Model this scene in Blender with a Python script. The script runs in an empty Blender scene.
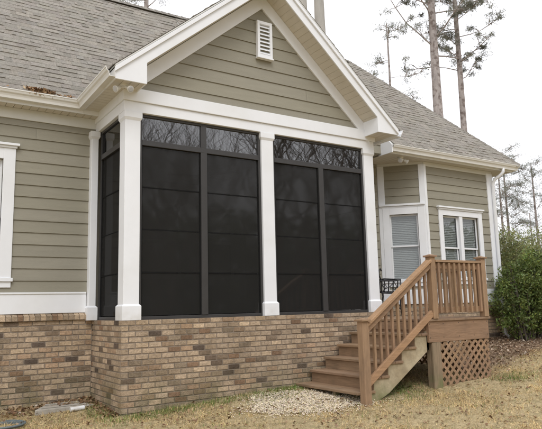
import bpy, math, random
import numpy as np
from mathutils import Vector, Matrix

sc = bpy.context.scene
COL = sc.collection
R_ = random.Random(7)
NP = np.random.default_rng(11)

# ------------------------------------------------------------------ materials
def new_mat(name):
    m = bpy.data.materials.new(name); m.use_nodes = True
    nt = m.node_tree
    return m, nt, nt.nodes['Principled BSDF']

def mat(name, col, rough=.6, var=.12, scale=6., bump=0., bscale=40., tint=False, spec=.4,
        stretch=None, stain=None, second=None, coords='Object'):
    """stain=(colour, z_full, z_none, noise_scale, amount); second=(colour, scale, lo, hi)"""
    m, nt, b = new_mat(name); N = nt.nodes; L = nt.links
    tc = N.new('ShaderNodeTexCoord'); src = tc.outputs[coords]
    if stretch:
        mp = N.new('ShaderNodeMapping'); mp.inputs['Scale'].default_value = stretch
        L.new(src, mp.inputs['Vector']); src = mp.outputs[0]
    nz = N.new('ShaderNodeTexNoise'); nz.inputs['Scale'].default_value = scale
    nz.inputs['Detail'].default_value = 6; nz.inputs['Roughness'].default_value = .65
    L.new(src, nz.inputs['Vector'])
    mr = N.new('ShaderNodeMapRange')
    mr.inputs[1].default_value = .25; mr.inputs[2].default_value = .75
    mr.inputs[3].default_value = 1 - var; mr.inputs[4].default_value = 1 + var
    L.new(nz.outputs['Fac'], mr.inputs[0])
    rgb = N.new('ShaderNodeRGB'); rgb.outputs[0].default_value = (*col, 1)
    cur = rgb.outputs[0]
    if second:
        c2, s2, lo, hi = second
        n2 = N.new('ShaderNodeTexNoise'); n2.inputs['Scale'].default_value = s2; n2.inputs['Detail'].default_value = 5
        L.new(tc.outputs[coords], n2.inputs['Vector'])
        r2 = N.new('ShaderNodeMapRange'); r2.inputs[1].default_value = lo; r2.inputs[2].default_value = hi
        L.new(n2.outputs['Fac'], r2.inputs[0])
        mx = N.new('ShaderNodeMix'); mx.data_type = 'RGBA'
        L.new(r2.outputs[0], mx.inputs[0]); L.new(cur, mx.inputs[6]); mx.inputs[7].default_value = (*c2, 1)
        cur = mx.outputs[2]
    if tint:
        at = N.new('ShaderNodeAttribute'); at.attribute_name = 'tint'
        mx = N.new('ShaderNodeMix'); mx.data_type = 'RGBA'; mx.blend_type = 'MULTIPLY'
        mx.inputs[0].default_value = 1; L.new(cur, mx.inputs[6]); L.new(at.outputs['Color'], mx.inputs[7])
        cur = mx.outputs[2]
    vm = N.new('ShaderNodeVectorMath'); vm.operation = 'SCALE'
    L.new(cur, vm.inputs[0]); L.new(mr.outputs[0], vm.inputs['Scale']); cur = vm.outputs[0]
    if stain:
        sc_, z0, z1, ns, amt = stain
        ge = N.new('ShaderNodeNewGeometry'); sx = N.new('ShaderNodeSeparateXYZ'); L.new(ge.outputs['Position'], sx.inputs[0])
        n3 = N.new('ShaderNodeTexNoise'); n3.inputs['Scale'].default_value = ns; n3.inputs['Detail'].default_value = 5
        L.new(ge.outputs['Position'], n3.inputs['Vector'])
        r3 = N.new('ShaderNodeMapRange'); r3.inputs[1].default_value = z0; r3.inputs[2].default_value = z1
        r3.inputs[3].default_value = 1; r3.inputs[4].default_value = 0; L.new(sx.outputs['Z'], r3.inputs[0])
        r4 = N.new('ShaderNodeMapRange'); r4.inputs[1].default_value = .38; r4.inputs[2].default_value = .62
        r4.inputs[4].default_value = amt; L.new(n3.outputs['Fac'], r4.inputs[0])
        mu = N.new('ShaderNodeMath'); mu.operation = 'MULTIPLY'; L.new(r3.outputs[0], mu.inputs[0]); L.new(r4.outputs[0], mu.inputs[1])
        mx = N.new('ShaderNodeMix'); mx.data_type = 'RGBA'
        L.new(mu.outputs[0], mx.inputs[0]); L.new(cur, mx.inputs[6]); mx.inputs[7].default_value = (*sc_, 1)
        cur = mx.outputs[2]
    L.new(cur, b.inputs['Base Color'])
    b.inputs['Roughness'].default_value = rough
    b.inputs['Specular IOR Level'].default_value = spec
    if bump:
        nb = N.new('ShaderNodeTexNoise'); nb.inputs['Scale'].default_value = bscale; nb.inputs['Detail'].default_value = 6
        L.new(src, nb.inputs['Vector'])
        bp = N.new('ShaderNodeBump'); bp.inputs['Strength'].default_value = bump; bp.inputs['Distance'].default_value = .01
        L.new(nb.outputs['Fac'], bp.inputs['Height']); L.new(bp.outputs[0], b.inputs['Normal'])
    return m

def leaf_mat(name, col, rough=.55, transl=.25):
    m, nt, b = new_mat(name); N = nt.nodes; L = nt.links
    at = N.new('ShaderNodeAttribute'); at.attribute_name = 'tint'
    mx = N.new('ShaderNodeMix'); mx.data_type = 'RGBA'; mx.blend_type = 'MULTIPLY'; mx.inputs[0].default_value = 1
    mx.inputs[6].default_value = (*col, 1); L.new(at.outputs['Color'], mx.inputs[7])
    L.new(mx.outputs[2], b.inputs['Base Color']); b.inputs['Roughness'].default_value = rough
    b.inputs['Specular IOR Level'].default_value = .3
    tr = N.new('ShaderNodeBsdfTranslucent'); L.new(mx.outputs[2], tr.inputs['Color'])
    ms = N.new('ShaderNodeMixShader'); ms.inputs[0].default_value = transl
    L.new(b.outputs[0], ms.inputs[1]); L.new(tr.outputs[0], ms.inputs[2])
    L.new(ms.outputs[0], N['Material Output'].inputs['Surface'])
    return m

def pane_mat(name, tint, see, refl_ior, rough, wav=0.0, wscale=2.0, diffuse=(.02, .02, .02), grz=.9):
    """glass: fresnel reflection over a mix of dark tint and see-through"""
    m, nt, b = new_mat(name); N = nt.nodes; L = nt.links
    N.remove(b)
    tr = N.new('ShaderNodeBsdfTransparent'); tr.inputs[0].default_value = (*tint, 1)
    df = N.new('ShaderNodeBsdfDiffuse'); df.inputs[0].default_value = (*diffuse, 1)
    m1 = N.new('ShaderNodeMixShader'); m1.inputs[0].default_value = see
    L.new(df.outputs[0], m1.inputs[1]); L.new(tr.outputs[0], m1.inputs[2])
    gl = N.new('ShaderNodeBsdfGlossy'); gl.inputs['Roughness'].default_value = rough; gl.inputs[0].default_value = (.95, .95, .95, 1)
    lw = N.new('ShaderNodeLayerWeight'); lw.inputs[0].default_value = .5
    f0 = refl_ior
    pw = N.new('ShaderNodeMath'); pw.operation = 'POWER'; pw.inputs[1].default_value = 5; L.new(lw.outputs['Facing'], pw.inputs[0])
    fr = N.new('ShaderNodeMath'); fr.operation = 'MULTIPLY_ADD'; fr.inputs[1].default_value = grz; fr.inputs[2].default_value = f0; L.new(pw.outputs[0], fr.inputs[0])
    if wav:
        tc = N.new('ShaderNodeTexCoord'); nz = N.new('ShaderNodeTexNoise'); nz.inputs['Scale'].default_value = wscale
        nz.inputs['Detail'].default_value = 2
        L.new(tc.outputs['Object'], nz.inputs['Vector'])
        bp = N.new('ShaderNodeBump'); bp.inputs['Strength'].default_value = wav; bp.inputs['Distance'].default_value = .02
        L.new(nz.outputs['Fac'], bp.inputs['Height']); L.new(bp.outputs[0], gl.inputs['Normal'])
    m2 = N.new('ShaderNodeMixShader'); L.new(fr.outputs[0], m2.inputs[0])
    L.new(m1.outputs[0], m2.inputs[1]); L.new(gl.outputs[0], m2.inputs[2])
    L.new(m2.outputs[0], N['Material Output'].inputs['Surface'])
    return m

M = {}
M['siding'] = mat('siding_paint', (.285, .266, .208), .62, .07, 2.5, .25, 30, stretch=(1, 1, 8), tint=True)
M['trim'] = mat('white_trim_paint', (.81, .825, .845), .5, .03, 3., .05, 50,
                second=((.76, .765, .76), 1.6, .5, .85), stain=((.46, .42, .34), -.02, .16, 7., .45))
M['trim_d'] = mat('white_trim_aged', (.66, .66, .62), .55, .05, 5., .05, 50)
M['soffit'] = mat('soffit_vinyl', (.62, .58, .50), .6, .06, 4.)
M['gutter'] = mat('gutter_aluminium', (.74, .73, .69), .4, .05, 6., second=((.5, .47, .40), 3., .52, .9))
M['shingle'] = mat('roof_shingle', (.30, .276, .240), .9, .36, 45., .8, 260, tint=True, spec=.15)
M['mortar'] = mat('mortar', (.275, .225, .175), .9, .2, 25., .6, 120, stain=((.10, .105, .045), -1.15, -.55, 4., .9))
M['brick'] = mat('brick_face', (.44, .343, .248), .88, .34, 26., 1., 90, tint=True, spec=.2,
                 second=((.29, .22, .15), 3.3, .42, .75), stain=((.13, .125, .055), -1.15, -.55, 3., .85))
M['deck'] = mat('deck_stain', (.31, .205, .138), .6, .20, 9., .35, 30, stretch=(1, 1, 1), tint=True, spec=.3)
M['deck_v'] = mat('deck_stain_upright', (.315, .205, .125), .62, .24, 4., .4, 12, stretch=(9, 9, .8), tint=True, spec=.25, second=((.235, .155, .10), 5., .5, .8))
M['deck_h'] = mat('deck_stain_lengthwise', (.315, .205, .125), .62, .24, 4., .4, 12, stretch=(.8, 9, 9), tint=True, spec=.25, second=((.235, .155, .10), 4., .5, .8))
M['postw'] = mat('weathered_post', (.27, .20, .13), .75, .25, 4., .4, 12, stretch=(9, 9, .8), second=((.20, .16, .10), 4., .42, .7), stain=((.13, .17, .05), -1.0, -.80, 5., .9))
M['tread'] = mat('tread_wood', (.285, .19, .118), .65, .24, 4., .4, 12, stretch=(9, .8, 9), spec=.3, tint=True,
                 second=((.20, .135, .085), 4., .45, .8))
M['stringer'] = mat('weathered_wood', (.44, .37, .25), .8, .2, 12., .4, 40,
                    second=((.30, .235, .145), 4., .42, .75), stain=((.14, .17, .05), -1.08, -.80, 5., .8))
M['frame'] = mat('dark_bronze_frame', (.048, .046, .045), .45, .1, 8.)
M['bark'] = mat('pine_bark', (.36, .32, .30), .9, .3, 9., 1., 14, stretch=(1, 1, .3), second=((.17, .135, .12), 7., .48, .64))
M['bark_p'] = mat('pale_bark', (.42, .40, .36), .9, .16, 5., .6, 10, stretch=(1, 1, .2))
M['bark_d'] = mat('dark_bark', (.13, .11, .09), .9, .3, 9., .6, 14, stretch=(1, 1, .4))
M['needle'] = leaf_mat('pine_needles', (.20, .205, .16), .6, .3)
M['needle_far'] = leaf_mat('hazed_needles', (.20, .215, .165), .6, .35)  # washed-out haze of distant pines put into the needle colour
M['leafdark'] = leaf_mat('shrub_leaves', (.135, .18, .055), .45, .25)
M['leaflight'] = leaf_mat('sapling_leaves', (.23, .25, .115), .5, .35)
M['grass'] = leaf_mat('dry_grass', (1, 1, 1), .8, .2)
M['deadleaf'] = leaf_mat('dead_leaves', (1, 1, 1), .75, .15)
M['stone'] = mat('white_gravel', (.74, .67, .55), .8, .14, 30., .3, 60, tint=True)
M['concrete'] = mat('concrete', (.36, .33, .28), .9, .2, 12., .5, 60)
M['bluestone'] = mat('blue_grey_rubber', (.13, .155, .16), .7, .2, 20., .4, 60)
M['track'] = mat('vent_track_black', (.015, .015, .015), .9, .1, 8., spec=.05)
M['iron'] = mat('black_iron', (.02, .02, .022), .4, .1, 8.)
M['blind'] = mat('blind_slats', (.85, .85, .83), .6, .05, 6.)
M['interior'] = mat('interior_wall', (.36, .34, .28), .8, .1, 3.)
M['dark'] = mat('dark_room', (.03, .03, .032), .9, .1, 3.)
M['floor_in'] = mat('porch_floor', (.10, .085, .07), .7, .15, 4.)
M['lampw'] = mat('lamp_housing_white', (.72, .71, .66), .35, .03, 5.)
M['lens'] = mat('lamp_lens', (.50, .50, .50), .15, .05, 5.)
M['transom'] = pane_mat('transom_glass', (.45, .45, .45), .5, .175, .015, .12, 1.4, (.02,.02,.02), .15)
M['screen'] = pane_mat('smoked_vinyl_pane', (.50, .50, .50), .42, .026, .05, .3, 1.1, (.036, .0355, .034), .02)
M['glass'] = pane_mat('window_glass', (.80, .82, .82), .92, .06, .01, .05, 1.5)

# ------------------------------------------------------------------ mesh builder
class MB:
    def __init__(s): s.v = []; s.f = []; s.t = []
    def add(s, vs, fs, t=(1, 1, 1)):
        o = len(s.v); s.v += [tuple(v) for v in vs]
        for f in fs: s.f.append(tuple(i + o for i in f)); s.t.append(t)
    def box(s, x0, x1, y0, y1, z0, z1, t=(1, 1, 1)):
        s.add([(x0,y0,z0),(x1,y0,z0),(x1,y1,z0),(x0,y1,z0),(x0,y0,z1),(x1,y0,z1),(x1,y1,z1),(x0,y1,z1)],
              [(0,3,2,1),(4,5,6,7),(0,1,5,4),(1,2,6,5),(2,3,7,6),(3,0,4,7)], t)
        return s
    def prism(s, poly, ext, t=(1, 1, 1)):
        n = len(poly); P = [Vector(p) for p in poly]; e = Vector(ext)
        s.add(P + [p + e for p in P], [tuple(range(n))[::-1], tuple(range(n, 2*n))] +
              [(i, (i+1) % n, (i+1) % n + n, i + n) for i in range(n)], t)
        return s
    def bar(s, p, q, w, h, up=(0, 0, 1), t=(1, 1, 1)):
        p, q = Vector(p), Vector(q); d = (q - p).normalized(); sd = d.cross(Vector(up)).normalized(); u = sd.cross(d)
        a = sd * w / 2; b = u * h / 2
        s.prism([p - a - b, p + a - b, p + a + b, p - a + b], q - p, t)
        return s
    def tube(s, pts, rads, n=8, t=(1, 1, 1), cap=True):
        pts = [Vector(p) for p in pts]; o = len(s.v); prev = None
        for i, p in enumerate(pts):
            d = (pts[min(i+1, len(pts)-1)] - pts[max(i-1, 0)]).normalized()
            if prev is None:
                prev = d.orthogonal().normalized()
            a = (prev - d * prev.dot(d)).normalized(); prev = a; b = d.cross(a)
            for k in range(n):
                an = 2*math.pi*k/n
                s.v.append(tuple(p + (a*math.cos(an) + b*math.sin(an)) * rads[i]))
        for i in range(len(pts)-1):
            for k in range(n):
                s.f.append((o+i*n+k, o+i*n+(k+1) % n, o+(i+1)*n+(k+1) % n, o+(i+1)*n+k)); s.t.append(t)
        if cap:
            s.f.append(tuple(o+k for k in range(n))[::-1]); s.t.append(t)
            s.f.append(tuple(o+(len(pts)-1)*n+k for k in range(n))); s.t.append(t)
        return s
    def build(s, name, material, parent=None, bevel=0, smooth=False, label=None, fix=False):
        off = Vector((0, 0, 0)); q = parent
        while q is not None: off += q.location; q = q.parent
        me = bpy.data.meshes.new(name)
        me.from_pydata([tuple(Vector(v) - off) for v in s.v], [], s.f)
        at = me.attributes.new('tint', 'FLOAT_COLOR', 'FACE')
        at.data.foreach_set('color', np.array([(*t, 1) for t in s.t], 'f').ravel())
        me.materials.append(material)
        if smooth: me.polygons.foreach_set('use_smooth', [True]*len(me.polygons))
        me.update()
        ob = bpy.data.objects.new(name, me); COL.objects.link(ob); ob.parent = parent
        if fix:
            import bmesh
            bm = bmesh.new(); bm.from_mesh(me); bmesh.ops.recalc_face_normals(bm, faces=bm.faces); bm.to_mesh(me); bm.free()
        if bevel:
            md = ob.modifiers.new('bevel', 'BEVEL'); md.width = bevel; md.segments = 2; md.limit_method = 'ANGLE'; md.harden_normals = False
        if label: ob['label'] = label
        return ob

def arr_mesh(name, verts, faces, tints, material, parent=None, k=3):
    off = np.zeros(3); q = parent
    while q is not None: off += np.array(q.location); q = q.parent
    me = bpy.data.meshes.new(name); n = len(verts); m = len(faces)
    me.vertices.add(n); me.vertices.foreach_set('co', (verts - off).astype('f').ravel())
    me.loops.add(m*k); me.loops.foreach_set('vertex_index', faces.astype('i').ravel())
    me.polygons.add(m); me.polygons.foreach_set('loop_start', np.arange(0, m*k, k, dtype='i'))
    try: me.polygons.foreach_set('loop_total', np.full(m, k, dtype='i'))
    except Exception: pass
    me.update(calc_edges=True); me.validate()
    at = me.attributes.new('tint', 'FLOAT_COLOR', 'FACE')
    at.data.foreach_set('color', np.concatenate([tints, np.ones((m, 1))], 1).astype('f').ravel())
    me.materials.append(material)
    ob = bpy.data.objects.new(name, me); COL.objects.link(ob); ob.parent = parent
    return ob

def leaf_arrays(c, L, W, rng, up=0.0, droop=None):
    """one folded rhombus-like leaf (a quad) at each centre"""
    n = len(c)
    d = rng.normal(size=(n, 3)); d[:, 2] += up; d /= np.linalg.norm(d, axis=1)[:, None]
    e = rng.normal(size=(n, 3)); s = np.cross(d, e); s /= np.linalg.norm(s, axis=1)[:, None] + 1e-9
    Ls = (L * rng.uniform(.6, 1.3, n))[:, None]; Ws = (W * rng.uniform(.6, 1.2, n))[:, None]
    nn = np.cross(d, s)
    v = np.stack([c - d*Ls/2, c + s*Ws/2 + nn*Ws*.15, c + d*Ls/2, c - s*Ws/2 + nn*Ws*.15], 1).reshape(-1, 3)
    f = np.arange(4*n).reshape(n, 4)
    return v, f

def tag(o, label=None, cat=None, group=None, kind=None):
    for k_, v_ in (('label', label), ('category', cat), ('group', group), ('kind', kind)):
        if v_: o[k_] = v_
    return o
def thing(name, loc, label, cat, group=None):
    o = bpy.data.objects.new(name, None); COL.objects.link(o); o.location = loc
    o.empty_display_size = .2
    return tag(o, label, cat, group)

# ------------------------------------------------------------------ ground
def gz(x, y):
    a = .055*x + .08*y
    a = np.where(a > .3, .3 + .6*np.tanh((a-.3)/.6), a); a = np.where(a < -.5, -.5 + .8*np.tanh((a+.5)/.8), a)
    return -1.1 + a
def gzf(x, y): return float(gz(np.array(x), np.array(y)))

def axis(fine0, fine1, step, far):
    a = [fine0]; 
    while a[-1] < fine1: a.append(a[-1] + step)
    s = step
    while a[-1] < far: s *= 1.35; a.append(a[-1] + s)
    s = step; b = []; c = fine0
    while c > -far: s *= 1.35; c -= s; b.append(c)
    return np.array(b[::-1] + a)
gx = axis(-3, 12, .06, 900); gy = axis(-5, 2.4, .06, 900)
X, Y = np.meshgrid(gx, gy); nzv = NP.normal(size=X.shape)*.006
Z = gz(X, Y) + nzv*((X > -4) & (X < 13) & (Y > -6) & (Y < 3)) + .012*np.sin(X*3.1+Y*1.7)*np.sin(Y*2.3-X)
nx_, ny_ = len(gx), len(gy)
V = np.stack([X, Y, Z], -1).reshape(-1, 3)
i = np.arange(nx_*ny_).reshape(ny_, nx_)
F = np.stack([i[:-1, :-1], i[:-1, 1:], i[1:, 1:], i[1:, :-1]], -1).reshape(-1, 4)
def ground_mat():
    m, nt, b = new_mat('ground_thatch'); N = nt.nodes; L = nt.links
    ge = N.new('ShaderNodeNewGeometry')
    def noise(s, d=5):
        n = N.new('ShaderNodeTexNoise'); n.inputs['Scale'].default_value = s; n.inputs['Detail'].default_value = d
        L.new(ge.outputs['Position'], n.inputs['Vector']); return n.outputs['Fac']
    def ramp(f, stops):
        r = N.new('ShaderNodeValToRGB'); e = r.color_ramp.elements
        e[0].position, e[0].color = stops[0][0], (*stops[0][1], 1); e[1].position, e[1].color = stops[-1][0], (*stops[-1][1], 1)
        for p, c in stops[1:-1]:
            q = e.new(p); q.color = (*c, 1)
        L.new(f, r.inputs[0]); return r.outputs[0]
    a = ramp(noise(45.), [(.3, (.15, .10, .055)), (.5, (.40, .31, .18)), (.7, (.60, .49, .30))])
    c = ramp(noise(9.), [(.3, (.17, .15, .07)), (.55, (.42, .34, .19)), (.75, (.46, .36, .20))])
    mx = N.new('ShaderNodeMix'); mx.data_type = 'RGBA'; mx.inputs[0].default_value = .45
    L.new(a, mx.inputs[6]); L.new(c, mx.inputs[7])
    # leaf litter bed at the right, on the far side of the deck
    sx = N.new('ShaderNodeSeparateXYZ'); L.new(ge.outputs['Position'], sx.inputs[0])
    md = N.new('ShaderNodeMath'); md.operation = 'MULTIPLY_ADD'; md.inputs[1].default_value = -.33; L.new(sx.outputs['X'], md.inputs[0]); L.new(sx.outputs['Y'], md.inputs[2])
    ad = N.new('ShaderNodeMath'); ad.operation = 'ADD'; L.new(md.outputs[0], ad.inputs[0])
    wn = N.new('ShaderNodeMath'); wn.operation = 'MULTIPLY'; wn.inputs[1].default_value = 1.2; L.new(noise(1.3), wn.inputs[0]); L.new(wn.outputs[0], ad.inputs[1])
    # litter where y - .95 x + noise is above a line and x > 4.8
    r1 = N.new('ShaderNodeMapRange'); r1.inputs[1].default_value = -2.35; r1.inputs[2].default_value = -2.05; L.new(ad.outputs[0], r1.inputs[0])
    r2 = N.new('ShaderNodeMapRange'); r2.inputs[1].default_value = 4.7; r2.inputs[2].default_value = 5.1; L.new(sx.outputs['X'], r2.inputs[0])
    mu = N.new('ShaderNodeMath'); mu.operation = 'MULTIPLY'; L.new(r1.outputs[0], mu.inputs[0]); L.new(r2.outputs[0], mu.inputs[1])
    lit = ramp(noise(30.), [(.3, (.10, .065, .04)), (.5, (.24, .165, .11)), (.72, (.42, .32, .22))])
    m2 = N.new('ShaderNodeMix'); m2.data_type = 'RGBA'; L.new(mu.outputs[0], m2.inputs[0]); L.new(mx.outputs[2], m2.inputs[6]); L.new(lit, m2.inputs[7])
    L.new(m2.outputs[2], b.inputs['Base Color']); b.inputs['Roughness'].default_value = .95; b.inputs['Specular IOR Level'].default_value = .1
    bp = N.new('ShaderNodeBump'); bp.inputs['Strength'].default_value = .8; bp.inputs['Distance'].default_value = .02
    L.new(noise(80.), bp.inputs['Height']); L.new(bp.outputs[0], b.inputs['Normal'])
    return m
M['ground'] = ground_mat()
g = arr_mesh('ground', V, F, np.ones((len(F), 3)), M['ground'], k=4)
tag(g, 'dormant tan lawn sloping up to the right past the brick porch base', kind='structure')

# ------------------------------------------------------------------ HOUSE
XR = 4.18          # right side of the porch
D = 1.20           # left main wall plane
YN = .80           # nook front wall
HW = thing('house', (2.0, 2.5, -1.1), 'beige sided house with brick base, white trimmed screened porch gable and grey shingle roof', 'house')

# ---- bricks
DK = 0
BH, BL = .0677, .168
BT = [((1.0, .99, .97), 30), ((1.12, 1.10, 1.06), 22), ((.88, .86, .82), 16), ((1.0, .90, .82), 10), ((.78, .72, .66), 7),
      ((1.22, 1.19, 1.12), 8), ((.66, .66, .64), 6), ((.60, .50, .44), 5)]
BW = [w for _, w in BT]
def brick_tint(q=None):
    t = R_.choices(BT, BW)[0][0]; k = R_.uniform(.84, 1.14)
    if q is not None:      # kiln-dark bricks come in loose clusters
        f = math.sin(q.x*3.3+q.y*2.1+1)*math.sin(q.z*7.1+q.x*1.9)
        if R_.random() < .045 + DK + .30*max(0, f-.40): t = R_.choice([(.30, .29, .31), (.40, .38, .38), (.52, .50, .48)])
    return tuple(c*k for c in t)
def brick_wall(mb, mo, o, u, n, length, z0, z1, phase=0, corner=False):
    """o: point at z=0 on the face plane; u: direction along; n: outward"""
    o, u, n = Vector(o), Vector(u), Vector(n); zz = Vector((0, 0, 1))
    mo.prism([o + zz*z0 - n*.004, o + u*length + zz*z0 - n*.004, o + u*length + zz*z1 - n*.004, o + zz*z1 - n*.004], -n*.09)
    k = 0; z = z1 - BH
    while z > z0 - BH:
        s = -(BL/2 if (k + phase) % 2 else 0)
        while s < length - .01:
            a = (max(s, 0) + .005 if s > .001 or not corner else -.0035); b = min(s + BL, length) - .005
            if b - a > .03:
                h0, h1 = z + .011, z + BH - .001; c = .0035; out = .004 + R_.uniform(-.0015, .002)
                j = [R_.uniform(-.0018, .0018) for _ in range(4)]
                P = lambda ss, hh, d: o + u*ss + zz*hh + n*d
                vs = [P(a, h0, -.01), P(b, h0, -.01), P(b, h1, -.01), P(a, h1, -.01),
                      P(a+c, h0+c+j[0], out), P(b-c, h0+c+j[1], out), P(b-c, h1-c+j[2], out), P(a+c, h1-c+j[3], out)]
                mb.add(vs, [(4, 5, 6, 7), (0, 1, 5, 4), (1, 2, 6, 5), (2, 3, 7, 6), (3, 0, 4, 7)], brick_tint(o + u*s + zz*z))
            s += BL
        z -= BH; k += 1
bb, bm_ = MB(), MB()
brick_wall(bb, bm_, (0, -.0, 0), (1, 0, 0), (0, -1, 0), XR+.02, -1.45, 0, 0, True)
bm_.box(.0005, .08, .0005, .08, -1.45, -.004)
brick_wall(bb, bm_, (0, D, 0), (0, -1, 0), (-1, 0, 0), D-.004, -1.45, -.001, 1)
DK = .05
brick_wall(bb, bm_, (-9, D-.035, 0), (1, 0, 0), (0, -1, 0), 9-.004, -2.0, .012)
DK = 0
brick_wall(bb, bm_, (XR+.02, .1, 0), (0, 1, 0), (1, 0, 0), 1.3, -1.3, -.002)
brick_wall(bb, bm_, (XR, 1.4, 0), (1, 0, 0), (0, -1, 0), 5.55-XR, -1.3, .10)
fu = Vector((-.7071, .7071, 0)); fn = Vector((-.7071, -.7071, 0))
fo = Vector((6.15, YN, 0))
brick_wall(bb, bm_, fo + fu*.85, -fu, fn, .85, -1.3, .10)
brick_wall(bb, bm_, (6.15, YN, 0), (1, 0, 0), (0, -1, 0), 2.02, -1.3, .10)
brick_wall(bb, bm_, (8.17, YN+.004, 0), (0, 1, 0), (1, 0, 0), 5, -1.3, .10)
# rowlock ledge on the left wall: sloped bricks on edge
x = -9.0
while x < -.03:
    t = brick_tint(); w = .062
    y1, y0 = D, D-.075
    bb.add([(x, y0, .016), (x+w, y0, .016), (x+w, y1, .018), (x, y1, .018), (x, y0, .072), (x+w, y0, .072), (x+w, y1, .105), (x, y1, .105)],
           [(0,3,2,1),(4,5,6,7),(0,1,5,4),(1,2,6,5),(2,3,7,6),(3,0,4,7)], t)
    x += .070
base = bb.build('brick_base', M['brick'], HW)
bm_.box(-9, -.01, D-.068, D, .012, .066)
bm_.build('mortar_joints', M['mortar'], base)

# ---- siding
EXP = .157
def lap(mb, o, u, n, z0, z1, iv, exp=EXP):
    """iv(z) -> list of (s0,s1) intervals at height z"""
    o, u, n = Vector(o), Vector(u), Vector(n); z = z0
    while z < z1 - 1e-4:
        zt = min(z + exp, z1)
        lo, hi = iv(z + 1e-3), iv(zt - 1e-3)
        if len(lo) != len(hi): mid = iv((z+zt)/2); lo = hi = mid
        segs = []
        for (a, b), (c, d) in zip(lo, hi):
            q = a + R_.uniform(.8, 3.4)
            while q < b - .5 and q < d - .3 and q > c + .3:
                segs.append(((a, q-.0012), (c, q-.0012))); a = c = q + .0012; q += 3.6
            segs.append(((a, b), (c, d)))
        for (a, b), (c, d) in segs:
            k = R_.uniform(.95, 1.05); t = (k, k, k*R_.uniform(.98, 1.02))
            # butt joint somewhere in long boards
            ww = R_.uniform(-.0015, .0015); P = lambda s, h, dd: o + u*s + Vector((0, 0, h + (ww if h == z else 0))) + n*dd
            mb.add([P(a, z, .017), P(b, z, .017), P(d, zt, .003), P(c, zt, .003), P(a, z, 0), P(b, z, 0)],
                   [(0, 1, 2, 3), (4, 5, 1, 0)], t)
        z = zt
def rect_iv(s0, s1, holes=()):
    def f(z):
        out = [(s0, s1)]
        for (a, b, c, d) in holes:
            if c < z < d:
                nw = []
                for (p, q) in out:
                    if a > p: nw.append((p, min(a, q)))
                    if b < q: nw.append((max(b, p), q))
                out = nw
        return out
    return f
def back_slab(mb, o, u, n, s0, s1, z0, z1, th=.12):
    o, u, n = Vector(o), Vector(u), Vector(n); zz = Vector((0, 0, 1))
    mb.prism([o+u*s0+zz*z0, o+u*s1+zz*z0, o+u*s1+zz*z1, o+u*s0+zz*z1], -n*th)

def wall_with_hole(mb, o, u, n, s0, s1, z0, z1, hole=None, th=.12):
    if not hole: back_slab(mb, o, u, n, s0, s1, z0, z1, th); return
    a, b, c, d = hole
    back_slab(mb, o, u, n, s0, a, z0, z1, th); back_slab(mb, o, u, n, b, s1, z0, z1, th)
    back_slab(mb, o, u, n, a, b, z0, c, th); back_slab(mb, o, u, n, a, b, d, z1, th)

LWIN = (-2.25, -1.17, .55, 2.15)          # left window opening x0 x1 z0 z1
w = MB(); wall_with_hole(w, (0, D, 0), (1, 0, 0), (0, -1, 0), -9, -.02, 0.0, 2.95, LWIN)
wl = w.build('wall', M['interior'], HW)
w = MB(); lap(w, (0, D, 0), (1, 0, 0), (0, -1, 0), .37, 2.66, rect_iv(-9, -.0, [(-2.35, -1.07, .45, 2.3)]))
w.build('siding', M['siding'], wl)

# gable wall
GC, GAP, GLL, GLR = 2.08, 4.94, 3.01, 2.87        # ridge x, outer apex z, outer left/right end z
XL_, XR_ = -.235, 4.39
def rake_z(x): return GLL + (x-XL_)*(GAP-GLL)/(GC-XL_) if x < GC else GLR + (XR_-x)*(GAP-GLR)/(XR_-GC)
def gable_iv(z):
    zz = z + .42
    if zz >= GAP: return [(GC-.001, GC+.001)]
    a = XL_ + (zz-GLL)*(GC-XL_)/(GAP-GLL) ; b = XR_ - (zz-GLR)*(XR_-GC)/(GAP-GLR)
    return [(max(a, .02), min(b, XR))]
w = MB(); w.prism([(0.02, .05, 2.62), (XR-.0, .05, 2.62), (XR, .05, rake_z(XR)-.06), (GC, .05, GAP-.08), (.02, .05, rake_z(.02)-.06)], (0, .08, 0))
wl = w.build('wall', M['interior'], HW)
w = MB(); lap(w, (0, .035, 0), (1, 0, 0), (0, -1, 0), 2.842, 4.54, gable_iv, .1815)
w.build('siding', M['siding'], wl)

# nook walls
NW = (6.56, 7.68, .55, 1.82)
w = MB(); wall_with_hole(w, (0, YN, 0), (1, 0, 0), (0, -1, 0), 6.15, 8.17, 0, 2.95, NW)
wl = w.build('wall', M['interior'], HW)
w = MB(); lap(w, (0, YN, 0), (1, 0, 0), (0, -1, 0), .37, 2.72, rect_iv(6.20, 8.02, [(6.50, 7.76, .45, 1.95)]))
w.build('siding', M['siding'], wl)
FW = (.13, .67, .5, 1.82)
w = MB(); wall_with_hole(w, fo, fu, fn, .0, .85, 0, 2.95, FW)
wl = w.build('wall', M['interior'], HW)
w = MB(); lap(w, fo, fu, fn, 2.0, 2.76, rect_iv(.07, .76), .157)
w.build('siding', M['siding'], wl)
w = MB(); back_slab(w, (0, 1.4, 0), (1, 0, 0), (0, -1, 0), XR, 5.55, 0, 4.0)
wl = w.build('wall', M['interior'], HW)
w = MB(); lap(w, (0, 1.4, 0), (1, 0, 0), (0, -1, 0), .37, 2.76, rect_iv(XR+.02, 5.50, [(4.25, 5.2, .37, 2.2)]))
w.build('siding', M['siding'], wl)
w = MB(); w.box(4.26, 5.19, 1.375, 1.398, .02, 2.19); d_ = w.build('door', M['trim'], HW, .004)
w = MB(); w.box(4.42, 5.03, 1.368, 1.376, .6, 2.0); w.build('pane', M['glass'], d_)
w = MB(); w.tube([(4.34, 1.33, 1.0), (4.34, 1.374, 1.0)], [.03, .02], 10); w.build('handle', M['frame'], d_)
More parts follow.
